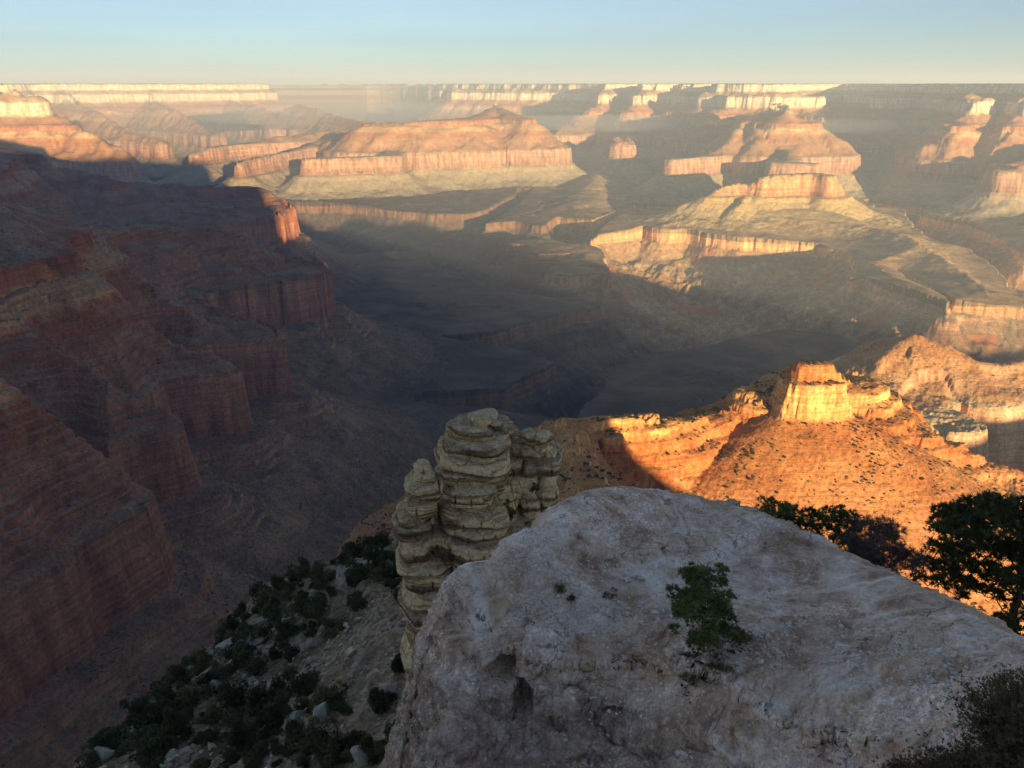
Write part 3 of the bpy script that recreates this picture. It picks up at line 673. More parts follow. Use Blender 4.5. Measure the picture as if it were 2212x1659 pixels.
def slope_material():
    m, nt, b = new_mat("scree"); N = NB(nt); P = N.pos()
    n1 = N.noise(P, 0.10, 5, 0.6)
    col = N.ramp(n1, [(0.36, (.14, .11, .08)), (0.46, (.29, .215, .145)), (0.55, (.40, .285, .185)), (0.66, (.46, .39, .31))])
    red = N.ramp(N.noise(P, 0.06, 4), [(0.58, 0.0), (0.7, 0.7)])
    col = N.mix(red, col, (.27, .14, .095))
    v = N.n('ShaderNodeTexVoronoi'); v.inputs['Scale'].default_value = 2.4; N.l(P, v.inputs['Vector'])
    vs_ = N.n('ShaderNodeSeparateColor'); N.l(v.outputs['Color'], vs_.inputs[0])
    col = N.mix(1.0, col, N.ramp(vs_.outputs[1], [(0.0, (.6, .6, .6)), (0.6, (1, 1, 1)), (0.9, (1.2, 1.2, 1.2)), (1.0, (1.7, 1.7, 1.7))]), 'MULTIPLY')
    N.l(col, b.inputs['Base Color'])
    nb = N.bump(v.outputs['Distance'], 0.25, 0.6); nb = N.bump(N.noise(P, 0.9, 7, 0.65), 0.6, 0.8, nb)
    N.l(nb, b.inputs['Normal']); return m
M_scree = slope_material()
rs = np.random.RandomState(5)
o = link_mesh('slope_terrain', np.stack([XX, YY, ZZ], -1).reshape(-1, 3), grid_faces(*XX.shape), 4, M_scree)
tag(o, 'steep tan scree slope dotted with dark shrubs at lower left', 'slope', None, 'structure')
print("near ground", time.time()-T0)

# ============================================================ layered rock pinnacle
def blocks_object(name, blocks, voxel):
    """joined rounded blocks, remeshed into one skin; returns vertices and faces as numpy"""
    bm = bmesh.new(); bmesh.ops.create_cube(bm, size=2.0)
    bmesh.ops.subdivide_edges(bm, edges=bm.edges[:], cuts=7, use_grid_fill=True)
    bm.verts.ensure_lookup_table(); U0 = np.array([v.co[:] for v in bm.verts]); F0 = [[v.index for v in f.verts] for f in bm.faces]; bm.free()
    rnd = random.Random(5); AV, AF, n0 = [], [], 0
    for (cx, cy, cz, sx, sy, sz, rot, pw) in blocks:
        a = np.abs(U0); p_ = max(pw*1.5, 7); L = (a[:, 0]**p_+a[:, 1]**p_+a[:, 2]**(p_*2.2))**(1/p_); V = U0*(a.max(1)/L)[:, None]
        for _ in range(9):
            n_ = np.array([rnd.gauss(0, 1), rnd.gauss(0, 1), rnd.gauss(0, .5)]); n_ /= np.linalg.norm(n_); k_ = rnd.uniform(.80, 1.15)
            V = V-np.maximum(V@n_-k_, 0)[:, None]*n_
        t_ = rnd.uniform(-.16, .10); V[:, :2] *= (1+t_*V[:, 2])[:, None]
        V = V*np.array([sx, sy, sz])*1.05; c, s_ = math.cos(rot+rnd.uniform(-.2, .2)), math.sin(rot+rnd.uniform(-.2, .2))
        V = np.stack([cx+V[:, 0]*c-V[:, 1]*s_, cy+V[:, 0]*s_+V[:, 1]*c, cz+V[:, 2]], 1)
        AV.append(V); AF += [[k+n0 for k in f] for f in F0]; n0 += len(V)
    me = bpy.data.meshes.new('tmp'); me.from_pydata([tuple(v) for v in np.concatenate(AV)], [], AF)
    ob = bpy.data.objects.new('tmp', me); scene.collection.objects.link(ob)
    md = ob.modifiers.new('r', 'REMESH'); md.mode = 'VOXEL'; md.voxel_size = voxel
    dg = bpy.context.evaluated_depsgraph_get(); ev = ob.evaluated_get(dg); m2 = ev.to_mesh()
    n = len(m2.vertices); co = np.empty(n*3, np.float32); m2.vertices.foreach_get('co', co); co = co.reshape(-1, 3).astype(float)
    no = np.empty(n*3, np.float32); m2.vertices.foreach_get('normal', no); no = no.reshape(-1, 3).astype(float)
    lt = np.empty(len(m2.loops), np.int32); m2.loops.foreach_get('vertex_index', lt)
    nf = len(m2.polygons); assert len(lt) == nf*4
    ev.to_mesh_clear(); bpy.data.objects.remove(ob); bpy.data.meshes.remove(me)
    return co, no, lt
def PB(x0, x1, y0, y1, r, dep, rot=0.0, pw=5.0, dz=0.0):
    """block seen between columns x0..x1 and rows y0..y1 standing at range r"""
    a = PR(x0, (y0+y1)/2, r); b = PR(x1, (y0+y1)/2, r); t = PR((x0+x1)/2, y0, r); u = PR((x0+x1)/2, y1, r)
    return ((a[0]+b[0])/2, (a[1]+b[1])/2, (t[2]+u[2])/2, (b[0]-a[0])/2, dep, (t[2]-u[2])/2+dz, rot, pw)
Rp = 45.0
BL = [
 # left pillar
 PB(898, 928, 1002, 1030, Rp, .45, .2, 3), PB(890, 938, 1022, 1045, Rp, .8, 0, 3), PB(878, 950, 1034, 1062, Rp, 1.2, .1, 3), PB(884, 946, 1056, 1074, Rp, 1.0, .1, 3), PB(880, 938, 1072, 1104, Rp, 1.1, .0, 6),
 PB(856, 926, 1098, 1128, Rp, 1.3, -.1, 5), PB(853, 920, 1124, 1156, Rp, 1.4, .05, 5), PB(866, 930, 1154, 1190, Rp, 1.4, .1, 5), PB(864, 960, 1186, 1222, Rp, 1.6, 0, 4), PB(868, 972, 1218, 1250, Rp, 1.7, .1, 4),
 PB(874, 980, 1246, 1290, Rp, 2.0, 0, 5), PB(866, 990, 1286, 1332, Rp, 2.2, 0.05, 4), PB(872, 1000, 1328, 1380, Rp+.6, 2.2, -.05, 5), PB(868, 990, 1378, 1425, Rp+.6, 2.1, .1, 5), PB(885, 1010, 1422, 1490, Rp+1, 2.2, 0, 5), PB(900, 1030, 1488, 1600, Rp+1.5, 2.4, 0, 5),
 # main tower
 PB(1012, 1072, 899, 925, Rp+2, 1.2, .2, 5), PB(968, 1060, 912, 938, Rp+1.5, 1.7, -.1, 4), PB(990, 1098, 918, 955, Rp+2, 2.0, .1, 5), PB(962, 1092, 940, 968, Rp+1.2, 2.0, 0.1, 4), PB(958, 1096, 962, 996, Rp+1.2, 2.1, -.1, 5), PB(940, 990, 965, 1000, Rp+2.8, 1.5, .2, 4),
 PB(966, 1092, 994, 1022, Rp+1.2, 2.0, .08, 5), PB(976, 1088, 1018, 1052, Rp+1.2, 1.9, 0, 5), PB(950, 1040, 1000, 1110, Rp+3, 1.8, 0, 5), PB(980, 1064, 1043, 1072, Rp-.2, 1.5, .1, 3), PB(990, 1060, 1068, 1094, Rp, 1.3, 0, 4),
 PB(954, 1000, 1088, 1142, Rp-.2, 1.2, .15, 4), PB(992, 1092, 1092, 1122, Rp-.4, 1.6, -.05, 5), PB(994, 1090, 1119, 1152, Rp-.4, 1.6, .05, 5), PB(1000, 1080, 1146, 1170, Rp-.4, 1.5, 0, 3), PB(982, 1100, 1160, 1196, Rp-.8, 1.8, 0, 4), PB(986, 1098, 1192, 1232, Rp-.8, 1.7, .05, 5),
 PB(930, 990, 1140, 1190, Rp+.3, 1.2, 0, 4), PB(955, 985, 1164, 1212, Rp-.4, .8, .2, 3.5), PB(975, 1120, 1228, 1290, Rp-.3, 2.2, 0, 5), PB(985, 1120, 1285, 1400, Rp, 2.4, 0, 5), PB(1000, 1140, 1395, 1600, Rp+.5, 2.6, 0, 5),
 # right tower
 PB(1092, 1122, 928, 946, Rp+3, .8, 0, 5), PB(1080, 1130, 942, 975, Rp+3, 1.3, .1, 4), PB(1126, 1156, 940, 960, Rp+3.5, .9, .1, 5), PB(1112, 1165, 956, 985, Rp+3.3, 1.4, -.1, 4), PB(1160, 1200, 956, 985, Rp+3.5, 1.3, .2, 5), PB(1150, 1211, 978, 1006, Rp+3, 1.7, 0, 5),
 PB(1075, 1130, 972, 1020, Rp+2.4, 1.5, 0, 6), PB(1122, 1168, 984, 1040, Rp+2.6, 1.6, .1, 6), PB(1158, 1204, 1004, 1036, Rp+2.9, 1.5, -.1, 6), PB(1080, 1118, 1016, 1070, Rp+2.2, 1.3, .1, 6), PB(1114, 1150, 1038, 1082, Rp+2.1, 1.2, .2, 6), PB(1152, 1198, 1034, 1080, Rp+2.4, 1.4, .05, 6),
 PB(1168, 1206, 1076, 1110, Rp+2.2, 1.3, 0, 6), PB(1130, 1165, 1060, 1112, Rp+1.8, 1.0, .1, 4), PB(1060, 1120, 1040, 1110, Rp+1.5, 1.4, .1, 5), PB(1085, 1205, 1106, 1200, Rp+2, 2.6, 0, 5), PB(1090, 1215, 1195, 1420, Rp+2, 3, 0, 5),
]
rnd_ = random.Random(3); extra = []
for (cx, cy, cz, sx, sy, sz, rot, pw) in BL:
    if sz > .28 and rnd_.random() < .25:
        extra.append((cx+rnd_.uniform(-.08, .08), cy-.06, cz+sz*.92, sx*rnd_.uniform(.94, 1.04), sy*rnd_.uniform(.96, 1.04), rnd_.uniform(.09, .17), rot+rnd_.uniform(-.15, .15), 6))
        if sz > .5: extra.append((cx+rnd_.uniform(-.1, .1), cy-.05, cz+rnd_.uniform(-.3, .3)*sz, sx*rnd_.uniform(1.0, 1.07), sy*1.03, rnd_.uniform(.08, .14), rot, 6))
for _ in range(46):                          # broken rubble on the summit
    q_ = PR(rnd_.uniform(968, 1190), 0, 46); px_ = rnd_.uniform(968, 1195); py_ = 905+30*abs((px_-1050)/90)**1.2+rnd_.uniform(-2, 26) if px_ < 1105 else rnd_.uniform(938, 985)
    q_ = PR(px_, py_, Rp+rnd_.uniform(.6, 3.2)); w_ = rnd_.uniform(.14, .42); extra.append((q_[0], q_[1], q_[2], w_*rnd_.uniform(.8, 1.5), w_, w_*rnd_.uniform(.4, .9), rnd_.uniform(0, 3), 6))
co, no, lt = blocks_object('pin', BL+extra, 0.07)
x, y, z = co.T
tilt = z + 0.05*x + 0.25*fbm3(x, y, z, 5, 2, seed=3)
beds = n2(tilt*2.6, x*0.08+y*0.08+3) + 0.6*n2(tilt*7.5, x*0.15+50+y*.1)
chunk = fbm3(x, y, z, 1.6, 4, 0.55, True, 9.0, 1.2)
fk = fbm3(x, y, z, 1.3, 5, 0.6, False, 17.0, 1.6)
d = 0.08*beds*(1-np.abs(no[:, 2])) + 0.07*chunk + 0.045*fbm3(x, y, z, 0.30, 3, 0.6, True, 14.0) + 0.16*(smooth_steps(fk, 0.2, 0.08)-fk)
# vertical joints on the right tower
jx = np.abs(n2(x*0.9+0.3*n2(z*0.4, y), y*0.9+7)); d -= 0.30*(1-sstep(jx, 0.0, 0.05))*(1-np.abs(no[:, 2]))
co = co + no*d[:, None]
def pinnacle_material():
    m, nt, b = new_mat("banded_limestone"); N = NB(nt); P = N.pos()
    bend = N.n('ShaderNodeSeparateXYZ'); N.l(P, bend.inputs[0])
    zz = N.math('ADD', bend.outputs[2], N.math('MULTIPLY', N.noise(P, 0.16, 3), 1.6))
    cb = N.n('ShaderNodeCombineXYZ'); N.l(N.math('MULTIPLY', bend.outputs[0], 0.05), cb.inputs[0]); N.l(N.math('MULTIPLY', bend.outputs[1], 0.05), cb.inputs[1]); N.l(zz, cb.inputs[2])
    band = N.noise(cb.outputs[0], 1.35, 5, 0.72)
    col = N.ramp(band, [(0.34, (.13, .085, .05)), (0.44, (.27, .17, .09)), (0.485, (.50, .335, .175)), (0.51, (.86, .62, .35)), (0.68, (.94, .72, .44))])
    gray = N.ramp(N.noise(P, 0.35, 4), [(0.55, 0.0), (0.7, 0.35)])
    col = N.mix(gray, col, (.26, .22, .17))
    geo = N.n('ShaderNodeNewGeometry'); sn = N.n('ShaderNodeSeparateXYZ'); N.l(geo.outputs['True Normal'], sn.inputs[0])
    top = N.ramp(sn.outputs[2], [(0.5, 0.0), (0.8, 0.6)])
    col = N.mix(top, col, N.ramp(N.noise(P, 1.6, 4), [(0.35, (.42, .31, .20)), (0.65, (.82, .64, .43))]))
    col = N.mix(1.0, col, N.ramp(N.noise(P, 5, 5, 0.7), [(0.32, (.55, .52, .5)), (0.5, (1, 1, 1)), (0.68, (1.2, 1.2, 1.18))]), 'MULTIPLY')
    N.l(col, b.inputs['Base Color'])
    nb = N.bump(band, 0.12, 0.5); nb = N.bump(N.noise(P, 2.2, 7, 0.68), 0.22, 0.8, nb)
    N.l(nb, b.inputs['Normal']); return m
M_pin = pinnacle_material()
o = link_mesh('rock_pinnacle', co, lt, 4, M_pin, False)
tag(o, 'tall layered tan rock pinnacle with stacked ledges rising behind the pale block', 'rock pinnacle')
pin_co = co
print("pinnacle", time.time()-T0)

# ============================================================ plants
def leaf_material(name, c0, c1, scale=6.0):
    m, nt, b = new_mat(name, 0.7); N = NB(nt); P = N.pos()
    oi = N.n('ShaderNodeObjectInfo')
    base_ = N.ramp(N.noise(P, scale, 3), [(0.35, c0), (0.65, c1)])
    N.l(N.mix(1.0, base_, N.ramp(oi.outputs['Random'], [(0.0, (.75, .78, .72)), (0.5, (1, 1, 1)), (0.8, (1.25, 1.2, 1.05)), (1.0, (1.7, 1.4, 1.1))]) if name == 'shrub_leaves' else (1.0, 1.0, 1.0), 'MULTIPLY'), b.inputs['Base Color'])
    return m
M_needle = leaf_material('pine_needles', (.065, .080, .034), (.18, .19, .075), 5)
M_needle_bright = leaf_material('bright_needles', (.11, .13, .05), (.27, .30, .11), 8)  # brighter green than the pinyon needles
M_bark = leaf_material('bark', (.07, .052, .04), (.15, .115, .09), 12)
M_twig = leaf_material('grey_twigs', (.10, .085, .075), (.20, .17, .15), 14)
M_dry = leaf_material('dry_leaves', (.10, .075, .035), (.22, .17, .08), 9)
M_shrub = leaf_material('shrub_leaves', (.05, .058, .03), (.15, .155, .08), 0.5)
M_farshrub = leaf_material('far_scrub', (.028, .036, .020), (.075, .080, .042), 0.03)

def tubes(segs, sides=5):
    """segs: (p0, p1, r0, r1) -> verts, tri/quad faces (quads)"""
    V, F = [], []
    for p0, p1, r0, r1 in segs:
        p0 = Vector(p0); p1 = Vector(p1); d = (p1-p0)
        if d.length < 1e-5: continue
        d.normalize(); a = d.orthogonal().normalized(); b2 = d.cross(a); n0 = len(V)
        for p, r in ((p0, r0), (p1+d*r1*0.3, r1)):
            for k in range(sides):
                t = 2*math.pi*k/sides; V.append(p+(a*math.cos(t)+b2*math.sin(t))*r)
        for k in range(sides):
            k2 = (k+1) % sides; F.append((n0+k, n0+k2, n0+sides+k2, n0+sides+k))
    return V, F
def quads_mesh(name, V, F, mat, parent=None, smooth=False):
    return link_mesh(name, np.array([tuple(v) for v in V], float), np.array(F, int).reshape(-1), 4, mat, smooth, parent)
def needle_quads(rs, centers, dirs, n, length, width):
    """tufts: n thin leaves round each centre, fanned about its direction"""
    c = np.repeat(centers, n, 0); d = np.repeat(dirs, n, 0)
    v = rs.normal(size=c.shape); v /= np.linalg.norm(v, axis=1)[:, None]
    v = v+d*0.75; v /= np.linalg.norm(v, axis=1)[:, None]
    L = length*rs.uniform(.6, 1.15, (len(c), 1)); side = np.cross(v, rs.normal(size=c.shape)); side /= np.linalg.norm(side, axis=1)[:, None]
    w = width*rs.uniform(.7, 1.2, (len(c), 1)); b0 = c+v*L*0.12*rs.rand(len(c), 1)
    V = np.stack([b0-side*w*.5, b0+side*w*.5, b0+v*L+side*w*.25, b0+v*L-side*w*.25], 1).reshape(-1, 3)
    return V, np.arange(len(V))
def grow(root, base, pads, seed, tufts_per, trunk_r, mats, leaf=(0.06, 0.012), nn=22, thin=1.0, names=('trunk', 'crown')):
    """a small conifer: pads = (x, y, z, rx, ry, rz) clumps relative to base; every clump hangs on its own limb"""
    rs = np.random.RandomState(seed); base = np.array(base, float)
    nodes = [base+np.array([0, 0, 0])]; rad = [trunk_r]; segs = []
    cen = np.array([p[:3] for p in pads], float)
    top = cen[np.argmax(cen[:, 2])]
    steps = 9; prev = base.copy()
    for i in range(1, steps+1):
        t = i/steps; p = base+top*np.array([t**1.2, t**1.2, t*0.88])+rs.normal(size=3)*trunk_r*1.2
        r0, r1 = trunk_r*(1-.8*(i-1)/steps), trunk_r*(1-.8*i/steps)
        segs.append((prev, p, r0, r1)); nodes.append(p); rad.append(r1); prev = p
    order = np.argsort(np.linalg.norm(cen, axis=1))
    C, D = [], []
    def limb(a, ra, b, rb, k=5):
        pr = a; rr_ = ra; dist = np.linalg.norm(b-a); out = []
        for i in range(1, k+1):
            t = i/k; p = a+(b-a)*t+np.array([0, 0, -1.0])*dist*0.10*math.sin(math.pi*t)+rs.normal(size=3)*dist*0.03*(i < k)
            r = ra+(rb-ra)*t; segs.append((pr, p, rr_, r)); nodes.append(p); rad.append(r); out.append(p); pr = p; rr_ = r
        return out
    for i in order:
        b_ = base+cen[i]; N_ = np.array(nodes); dd_ = np.linalg.norm(N_-b_, axis=1)+0.8*np.maximum(0, N_[:, 2]-b_[2]+0.1)
        j = int(np.argmin(dd_)); limb(N_[j].copy(), min(rad[j]*0.65, trunk_r*0.5), b_, trunk_r*0.12)
        rx, ry, rz = pads[i][3:6]
        nt_ = max(6, int(tufts_per*3.2*(rx*ry*rz)**(2/3)))
        u = rs.normal(size=(nt_, 3)); u /= np.linalg.norm(u, axis=1)[:, None]; u[:, 2] = np.where(u[:, 2] < -0.25, -u[:, 2], u[:, 2])
        pts_ = b_+u*(rs.uniform(.35, 1.0, (nt_, 1))**0.6)*np.array([rx, ry, rz])*1.25
        for q_, uu in zip(pts_, u):
            if rs.rand() < 0.45: segs.append((b_+(q_-b_)*0.15, q_, trunk_r*0.10, trunk_r*0.05))
            C.append(q_); D.append(uu+np.array([0, 0, .3]))
    V, F = tubes(segs, 5); quads_mesh(names[0], V, F, mats[0], root, True)
    V, F = needle_quads(rs, np.array(C), np.array(D), nn, leaf[0], leaf[1])
    link_mesh(names[1], V, F, 4, mats[1], False, root)
def empty(name, loc=(0, 0, 0)):
    o = bpy.data.objects.new(name, None); scene.collection.objects.link(o); o.location = loc; return o
def plant(name, label, cat, base, *a, group=None, **k):
    e = empty(name, base); tag(e, label, cat, group); grow(e, (0, 0, 0), *a, **k); return e
def pad_cloud(seed, n, W, Hh_, lo=0.2, pad=0.3, flat=0.6, shape=None):
    rs = np.random.RandomState(seed); out = []
    for i in range(n):
        for _ in range(50):
            p = rs.uniform(-1, 1, 3); 
            if shape is None:
                ok = p[0]**2+p[1]**2+p[2]**2 < 1 and (p[0]**2+p[1]**2+p[2]**2 > .25)
            else: ok = shape(*p)
            if ok: break
        s_ = pad*rs.uniform(.6, 1.25)
        out.append((p[0]*W, p[1]*W, lo*Hh_+(p[2]+1)/2*Hh_*(1-lo), s_, s_, s_*flat))
    return out

# bush on the pale block
bp = rock_hit(1520, 1402); bz = bp[2]
pads = pad_cloud(11, 52, .43, .94, .16, .085, .85, lambda a, b, c: a*a*(1.0 if c < .2 else 1.5)+b*b+max(0, c)**3*.8 < 1 and (a*a+b*b > .12 or c > .3))
plant('pine_bush', 'small green bushy pine growing out of the pale limestone block', 'bush', (bp[0], bp[1]+.05, bz-.03), pads, 3, 1250, .022, (M_twig, M_needle_bright), leaf=(.046, .010), nn=26)
rs = np.random.RandomState(31); Vs, Fs, n0 = [], [], 0
for _ in range(700):
    a_ = bp[0]+rs.normal()*.16; b_ = bp[1]-.08+rs.normal()*.13
    s_ = rs.lognormal(-4.6, .4); v_ = np.array([(x, y, z) for x in (-1, 1) for y in (-1, 1) for z in (-1, 1)], float)*np.array([1.2, .5, .3])*s_
    t_ = rs.uniform(0, 6.3); v_ = v_@np.array([[math.cos(t_), -math.sin(t_), 0], [math.sin(t_), math.cos(t_), 0], [0, 0, 1]])
    Vs.append(v_+np.array([a_, b_, rock_z(a_, b_)+s_*.3+.005])); Fs.append(np.array([0, 1, 3, 2, 4, 6, 7, 5, 0, 4, 5, 1, 2, 3, 7, 6, 0, 2, 6, 4, 1, 5, 7, 3])+n0); n0 += 8
M_lit = leaf_material('needle_litter', (.07, .035, .025), (.19, .11, .08), 20)
o = link_mesh('leaf_litter', np.concatenate(Vs), np.concatenate(Fs), 4, M_lit, False); tag(o, 'dark red brown needle litter under the green bush', 'litter', None, 'stuff')
# plants standing behind the crest of the block
def behind(px, py, r, sink=0.0):
    p = PR(px, py, r); return (p[0], p[1], p[2]-sink)
pads = pad_cloud(21, 22, .30, .62, .15, .12, .8)
plant('round_bush', 'low round green bush on the crest of the pale block, nearest its top', 'bush', behind(1672, 1152, 13.4), pads, 4, 560, .02, (M_bark, M_needle_bright), leaf=(.05, .010), nn=22)
pads = [(-.50, 0, .55, .20, .2, .15), (-.62, .1, .30, .14, .14, .10), (-.30, .1, .66, .17, .2, .16), (-.42, -.1, .40, .16, .2, .10), (.02, 0, .72, .22, .24, .18), (.12, .1, .60, .20, .2, .14), (-.10, .1, .52, .12, .15, .10), (.22, 0, .44, .13, .15, .10), (-.22, 0, .34, .12, .12, .08), (.42, .1, .62, .07, .07, .06), (.34, 0, .28, .1, .1, .08), (-.72, 0, .18, .1, .1, .07)]
plant('pinyon_pine', 'dark low pinyon with open branches between the round bush and the grey shrub', 'tree', behind(1795, 1232, 13.4), [tuple(1.22*v for v in p) for p in pads], 5, 620, .035, (M_bark, M_needle), leaf=(.055, .012), nn=24, group='pinyon pines behind the pale block')
pads = pad_cloud(31, 46, .55, 1.05, .08, .15, .9)
plant('grey_shrub', 'dense grey brown twiggy shrub on the crest beside the low pinyon', 'shrub', behind(1878, 1262, 12.9), pads, 6, 700, .018, (M_twig, M_twig), leaf=(.07, .006), nn=16)
# big pinyon at the right edge
pads = []
rs = np.random.RandomState(8)
for (px, py, s_) in [(2060, 1120, .30), (2110, 1105, .30), (2150, 1100, .28), (2200, 1112, .30), (2260, 1105, .3), (2120, 1180, .3), (2215, 1175, .3), (2160, 1260, .25), (2060, 1255, .2), (2240, 1240, .3), (2040, 1150, .22), (2090, 1150, .3), (2150, 1135, .3), (2215, 1150, .3), (2290, 1150, .3), (2030, 1185, .18), (2075, 1195, .22), (2180, 1200, .28), (2245, 1210, .3), (2310, 1230, .3),
                     (1995, 1222, .17), (2040, 1232, .2), (2085, 1225, .2), (2130, 1235, .22), (2200, 1255, .28), (2270, 1280, .3), (1985, 1250, .12), (2030, 1262, .14), (2100, 1270, .17), (2150, 1290, .14), (2220, 1320, .26), (2290, 1340, .28), (2170, 1345, .16), (2075, 1290, .1), (2210, 1380, .2)]:
    q = PR(px, py, 14.6+rs.uniform(-.5, .6)); pads.append((q[0], q[1], q[2], s_*rs.uniform(.9, 1.15), s_, s_*.62))
tb = behind(2185, 1400, 14.6, 0.3)
pads = [(a-tb[0], b-tb[1], c-tb[2], d_, e_, f_) for a, b, c, d_, e_, f_ in pads]
plant('pinyon_pine', 'large dark pinyon pine with a forked trunk at the edge of the pale block', 'tree', tb, pads, 9, 560, .085, (M_bark, M_needle), leaf=(.075, .016), nn=26, group='pinyon pines behind the pale block')
# small plants on the pale block
for px, py, r, W, Hh_, sd_, mt, nm, lb, ct in ((1213, 1282, 9.9, .07, .11, 41, M_needle_bright, 'cushion_plant', 'tiny round green tuft on the chippy shelf of the pale block', 'plant'),
                                       (1316, 1292, 9.8, .11, .12, 42, M_twig, 'dead_shrub', 'small dark dead twiggy shrub on the pale block right of the green tuft', 'shrub'),
                                       (1235, 1298, 9.7, .03, .05, 43, M_twig, 'seedling', 'minute brown seedling beside the green tuft', 'plant')):
    q = rock_hit(px, py); pads = pad_cloud(sd_, 9, W, Hh_, .2, .03, .9)
    plant(nm, lb, ct, (q[0], q[1], q[2]-.01), pads, sd_, 3000, .006, (M_twig, mt), leaf=(.03, .004), nn=14)
for px, py, r, W, Hh_, sd_ in ((1500, 1425, 8.4, .16, .14, 44), (1560, 1430, 8.35, .14, .12, 45)):
    q = PR(px, py, r); pads = pad_cloud(sd_, 10, W, Hh_, .1, .04, .8)
    plant('dry_tuft', 'dry brown tuft under the left side of the pine bush' if sd_ == 44 else 'dry brown tuft under the right side of the pine bush', 'grass tuft', (q[0], q[1], rock_z(q[0], q[1])-.01), pads, sd_, 1500, .005, (M_twig, M_dry), leaf=(.05, .004), nn=12, names=('stem', 'foliage'))
# plants on the pinnacle
for i, (px, py, r, W, Hh_, lb) in enumerate(((1140, 985, 47.2, .42, .75, 'dark bush in the gap on top of the pinnacle'), (1098, 1128, 44.8, .34, 1.5, 'tall narrow bush in the cleft low on the pinnacle'), (1145, 1148, 45.5, .7, .6, 'wide dark shrub at the foot of the pinnacle above the pale block'),
                                             (1072, 995, 45.6, .16, .3, 'tiny shrub hanging on the pinnacle face below its top'), (1155, 1065, 45.8, .2, .6, 'small shrub on the right flank of the pinnacle'), (1020, 1088, 43.9, .3, .2, 'flat shrub on the middle ledge of the pinnacle'), (1046, 1088, 43.9, .2, .25, 'small upright shrub on the middle ledge right of the flat shrub'),
                                             (985, 1262, 43.2, .25, .2, 'low shrub on the lower left ledge of the pinnacle'))):
    pads = pad_cloud(60+i, 12, W, Hh_, .1, .16*min(1, W*2.5), .9)
    plant('pinnacle_shrub', lb, 'shrub', behind(px, py, r, .05), pads, 60+i, 260, .02, (M_bark, M_needle), leaf=(.11, .03), nn=14, group='shrubs growing on the rock pinnacle')
print("near plants", time.time()-T0)

# dry brush in the lower right corner
def brush(seed, base, W, Hh_, n, label):
    e = empty('dry_brush', base); tag(e, label, 'shrub', 'dry brush in the lower right corner')
    rs = np.random.RandomState(seed); segs = []; C = []; D = []
    for i in range(n):
        a = rs.uniform(0, 2*math.pi); lean = rs.uniform(.1, .9)*W; h = Hh_*rs.uniform(.55, 1.05)
        p = np.array([rs.normal()*.12*W, rs.normal()*.12*W, -.05]); r = rs.uniform(.002, .0045)
        tip = np.array([math.cos(a)*lean, math.sin(a)*lean, h*(1-.35*lean/W)])
        prev = p; k = 7
        for j in range(1, k+1):
            t = j/k; q = p+(tip-p)*np.array([t**1.3, t**1.3, t])+rs.normal(size=3)*.014
            segs.append((prev, q, r*(1-.7*(j-1)/k), r*(1-.7*j/k)))
            if j > 1:
                for _ in range(2 if j < k-1 else 3):
                    s_ = q+rs.normal(size=3)*np.array([.05, .05, .035])+np.array([0, 0, .035])
                    segs.append((q, s_, r*.4, r*.2)); C += [s_, (s_+q)/2]; D += [(s_-q)/.06]*2
            prev = q
    V, F = tubes(segs, 4); quads_mesh('stem', V, F, M_twig, e, True)
    V, F = needle_quads(rs, np.array(C), np.array(D), 9, .026, .0055)
    link_mesh('foliage', V, F, 4, M_dry, False, e)
for i, (px, py, r, W, Hh_, lb) in enumerate(((1960, 1690, 5.6, .50, .62, 'ochre dry brush leaning over the pale gravel, furthest left of the corner brush'), (2090, 1640, 5.9, .50, .62, 'dry brown brush in the middle of the corner clump'), (2190, 1560, 6.2, .5, .62, 'tall olive brown brush at the edge of the pale block under the large pinyon'),
                                             (2190, 1720, 5.1, .45, .5, 'pale twiggy brush at the very bottom of the corner'), (2260, 1640, 5.6, .5, .6, 'dark dry brush cut by the picture edge below the tall olive brush'), (1860, 1730, 5.4, .32, .32, 'short sparse brush at the bottom edge beside the gravel'), (2240, 1500, 6.6, .4, .45, 'small brush where the pale block meets the large pinyon'), (2100, 1740, 5.2, .5, .6, 'brown brush cut by the bottom edge right of the ochre brush'), (2030, 1600, 6.1, .38, .45, 'thin ochre brush standing a little above the ochre leaning one'), (2170, 1640, 5.5, .55, .68, 'dense brown brush in front of the middle of the corner clump'))):
    q = PR(px, py, r); brush(80+i, (q[0], q[1], rock_z(q[0], q[1])-.02), W, Hh_, 110, lb)

# ---- loose stones and gravel on the pale block
def chip(rs, s):
    v = np.array([(x, y, z) for x in (-1, 1) for y in (-1, 1) for z in (-1, 1)], float)
    v = v*rs.uniform(.55, 1.0, (8, 3))*np.array([1, rs.uniform(.6, 1), rs.uniform(.35, .7)])*s
    a = rs.uniform(0, 6.28); c, s2 = math.cos(a), math.sin(a); R_ = np.array([[c, -s2, 0], [s2, c, 0], [0, 0, 1]])
    t = rs.normal()*.4; T_ = np.array([[1, 0, 0], [0, math.cos(t), -math.sin(t)], [0, math.sin(t), math.cos(t)]])
    return v@T_@R_
CF = np.array([0, 1, 3, 2, 4, 6, 7, 5, 0, 4, 5, 1, 2, 3, 7, 6, 0, 2, 6, 4, 1, 5, 7, 3])
rs = np.random.RandomState(77); Vs, Fs, n0 = [], [], 0
zones = [(1200, 1300, 130, 60, 9.8, 900), (1330, 1375, 110, 30, 9.1, 700), (1150, 1285, 60, 40, 9.8, 300), (1500, 1330, 60, 40, 9.6, 250), (1650, 1400, 120, 90, 8.9, 700), (1900, 1400, 200, 90, 8.9, 900), (1650, 1600, 200, 50, 7.4, 1300), (2000, 1500, 120, 80, 8.0, 700), (1850, 1560, 150, 60, 7.6, 700), (1250, 1600, 150, 60, 8.0, 300)]
PX, PY, PZs = [], [], []
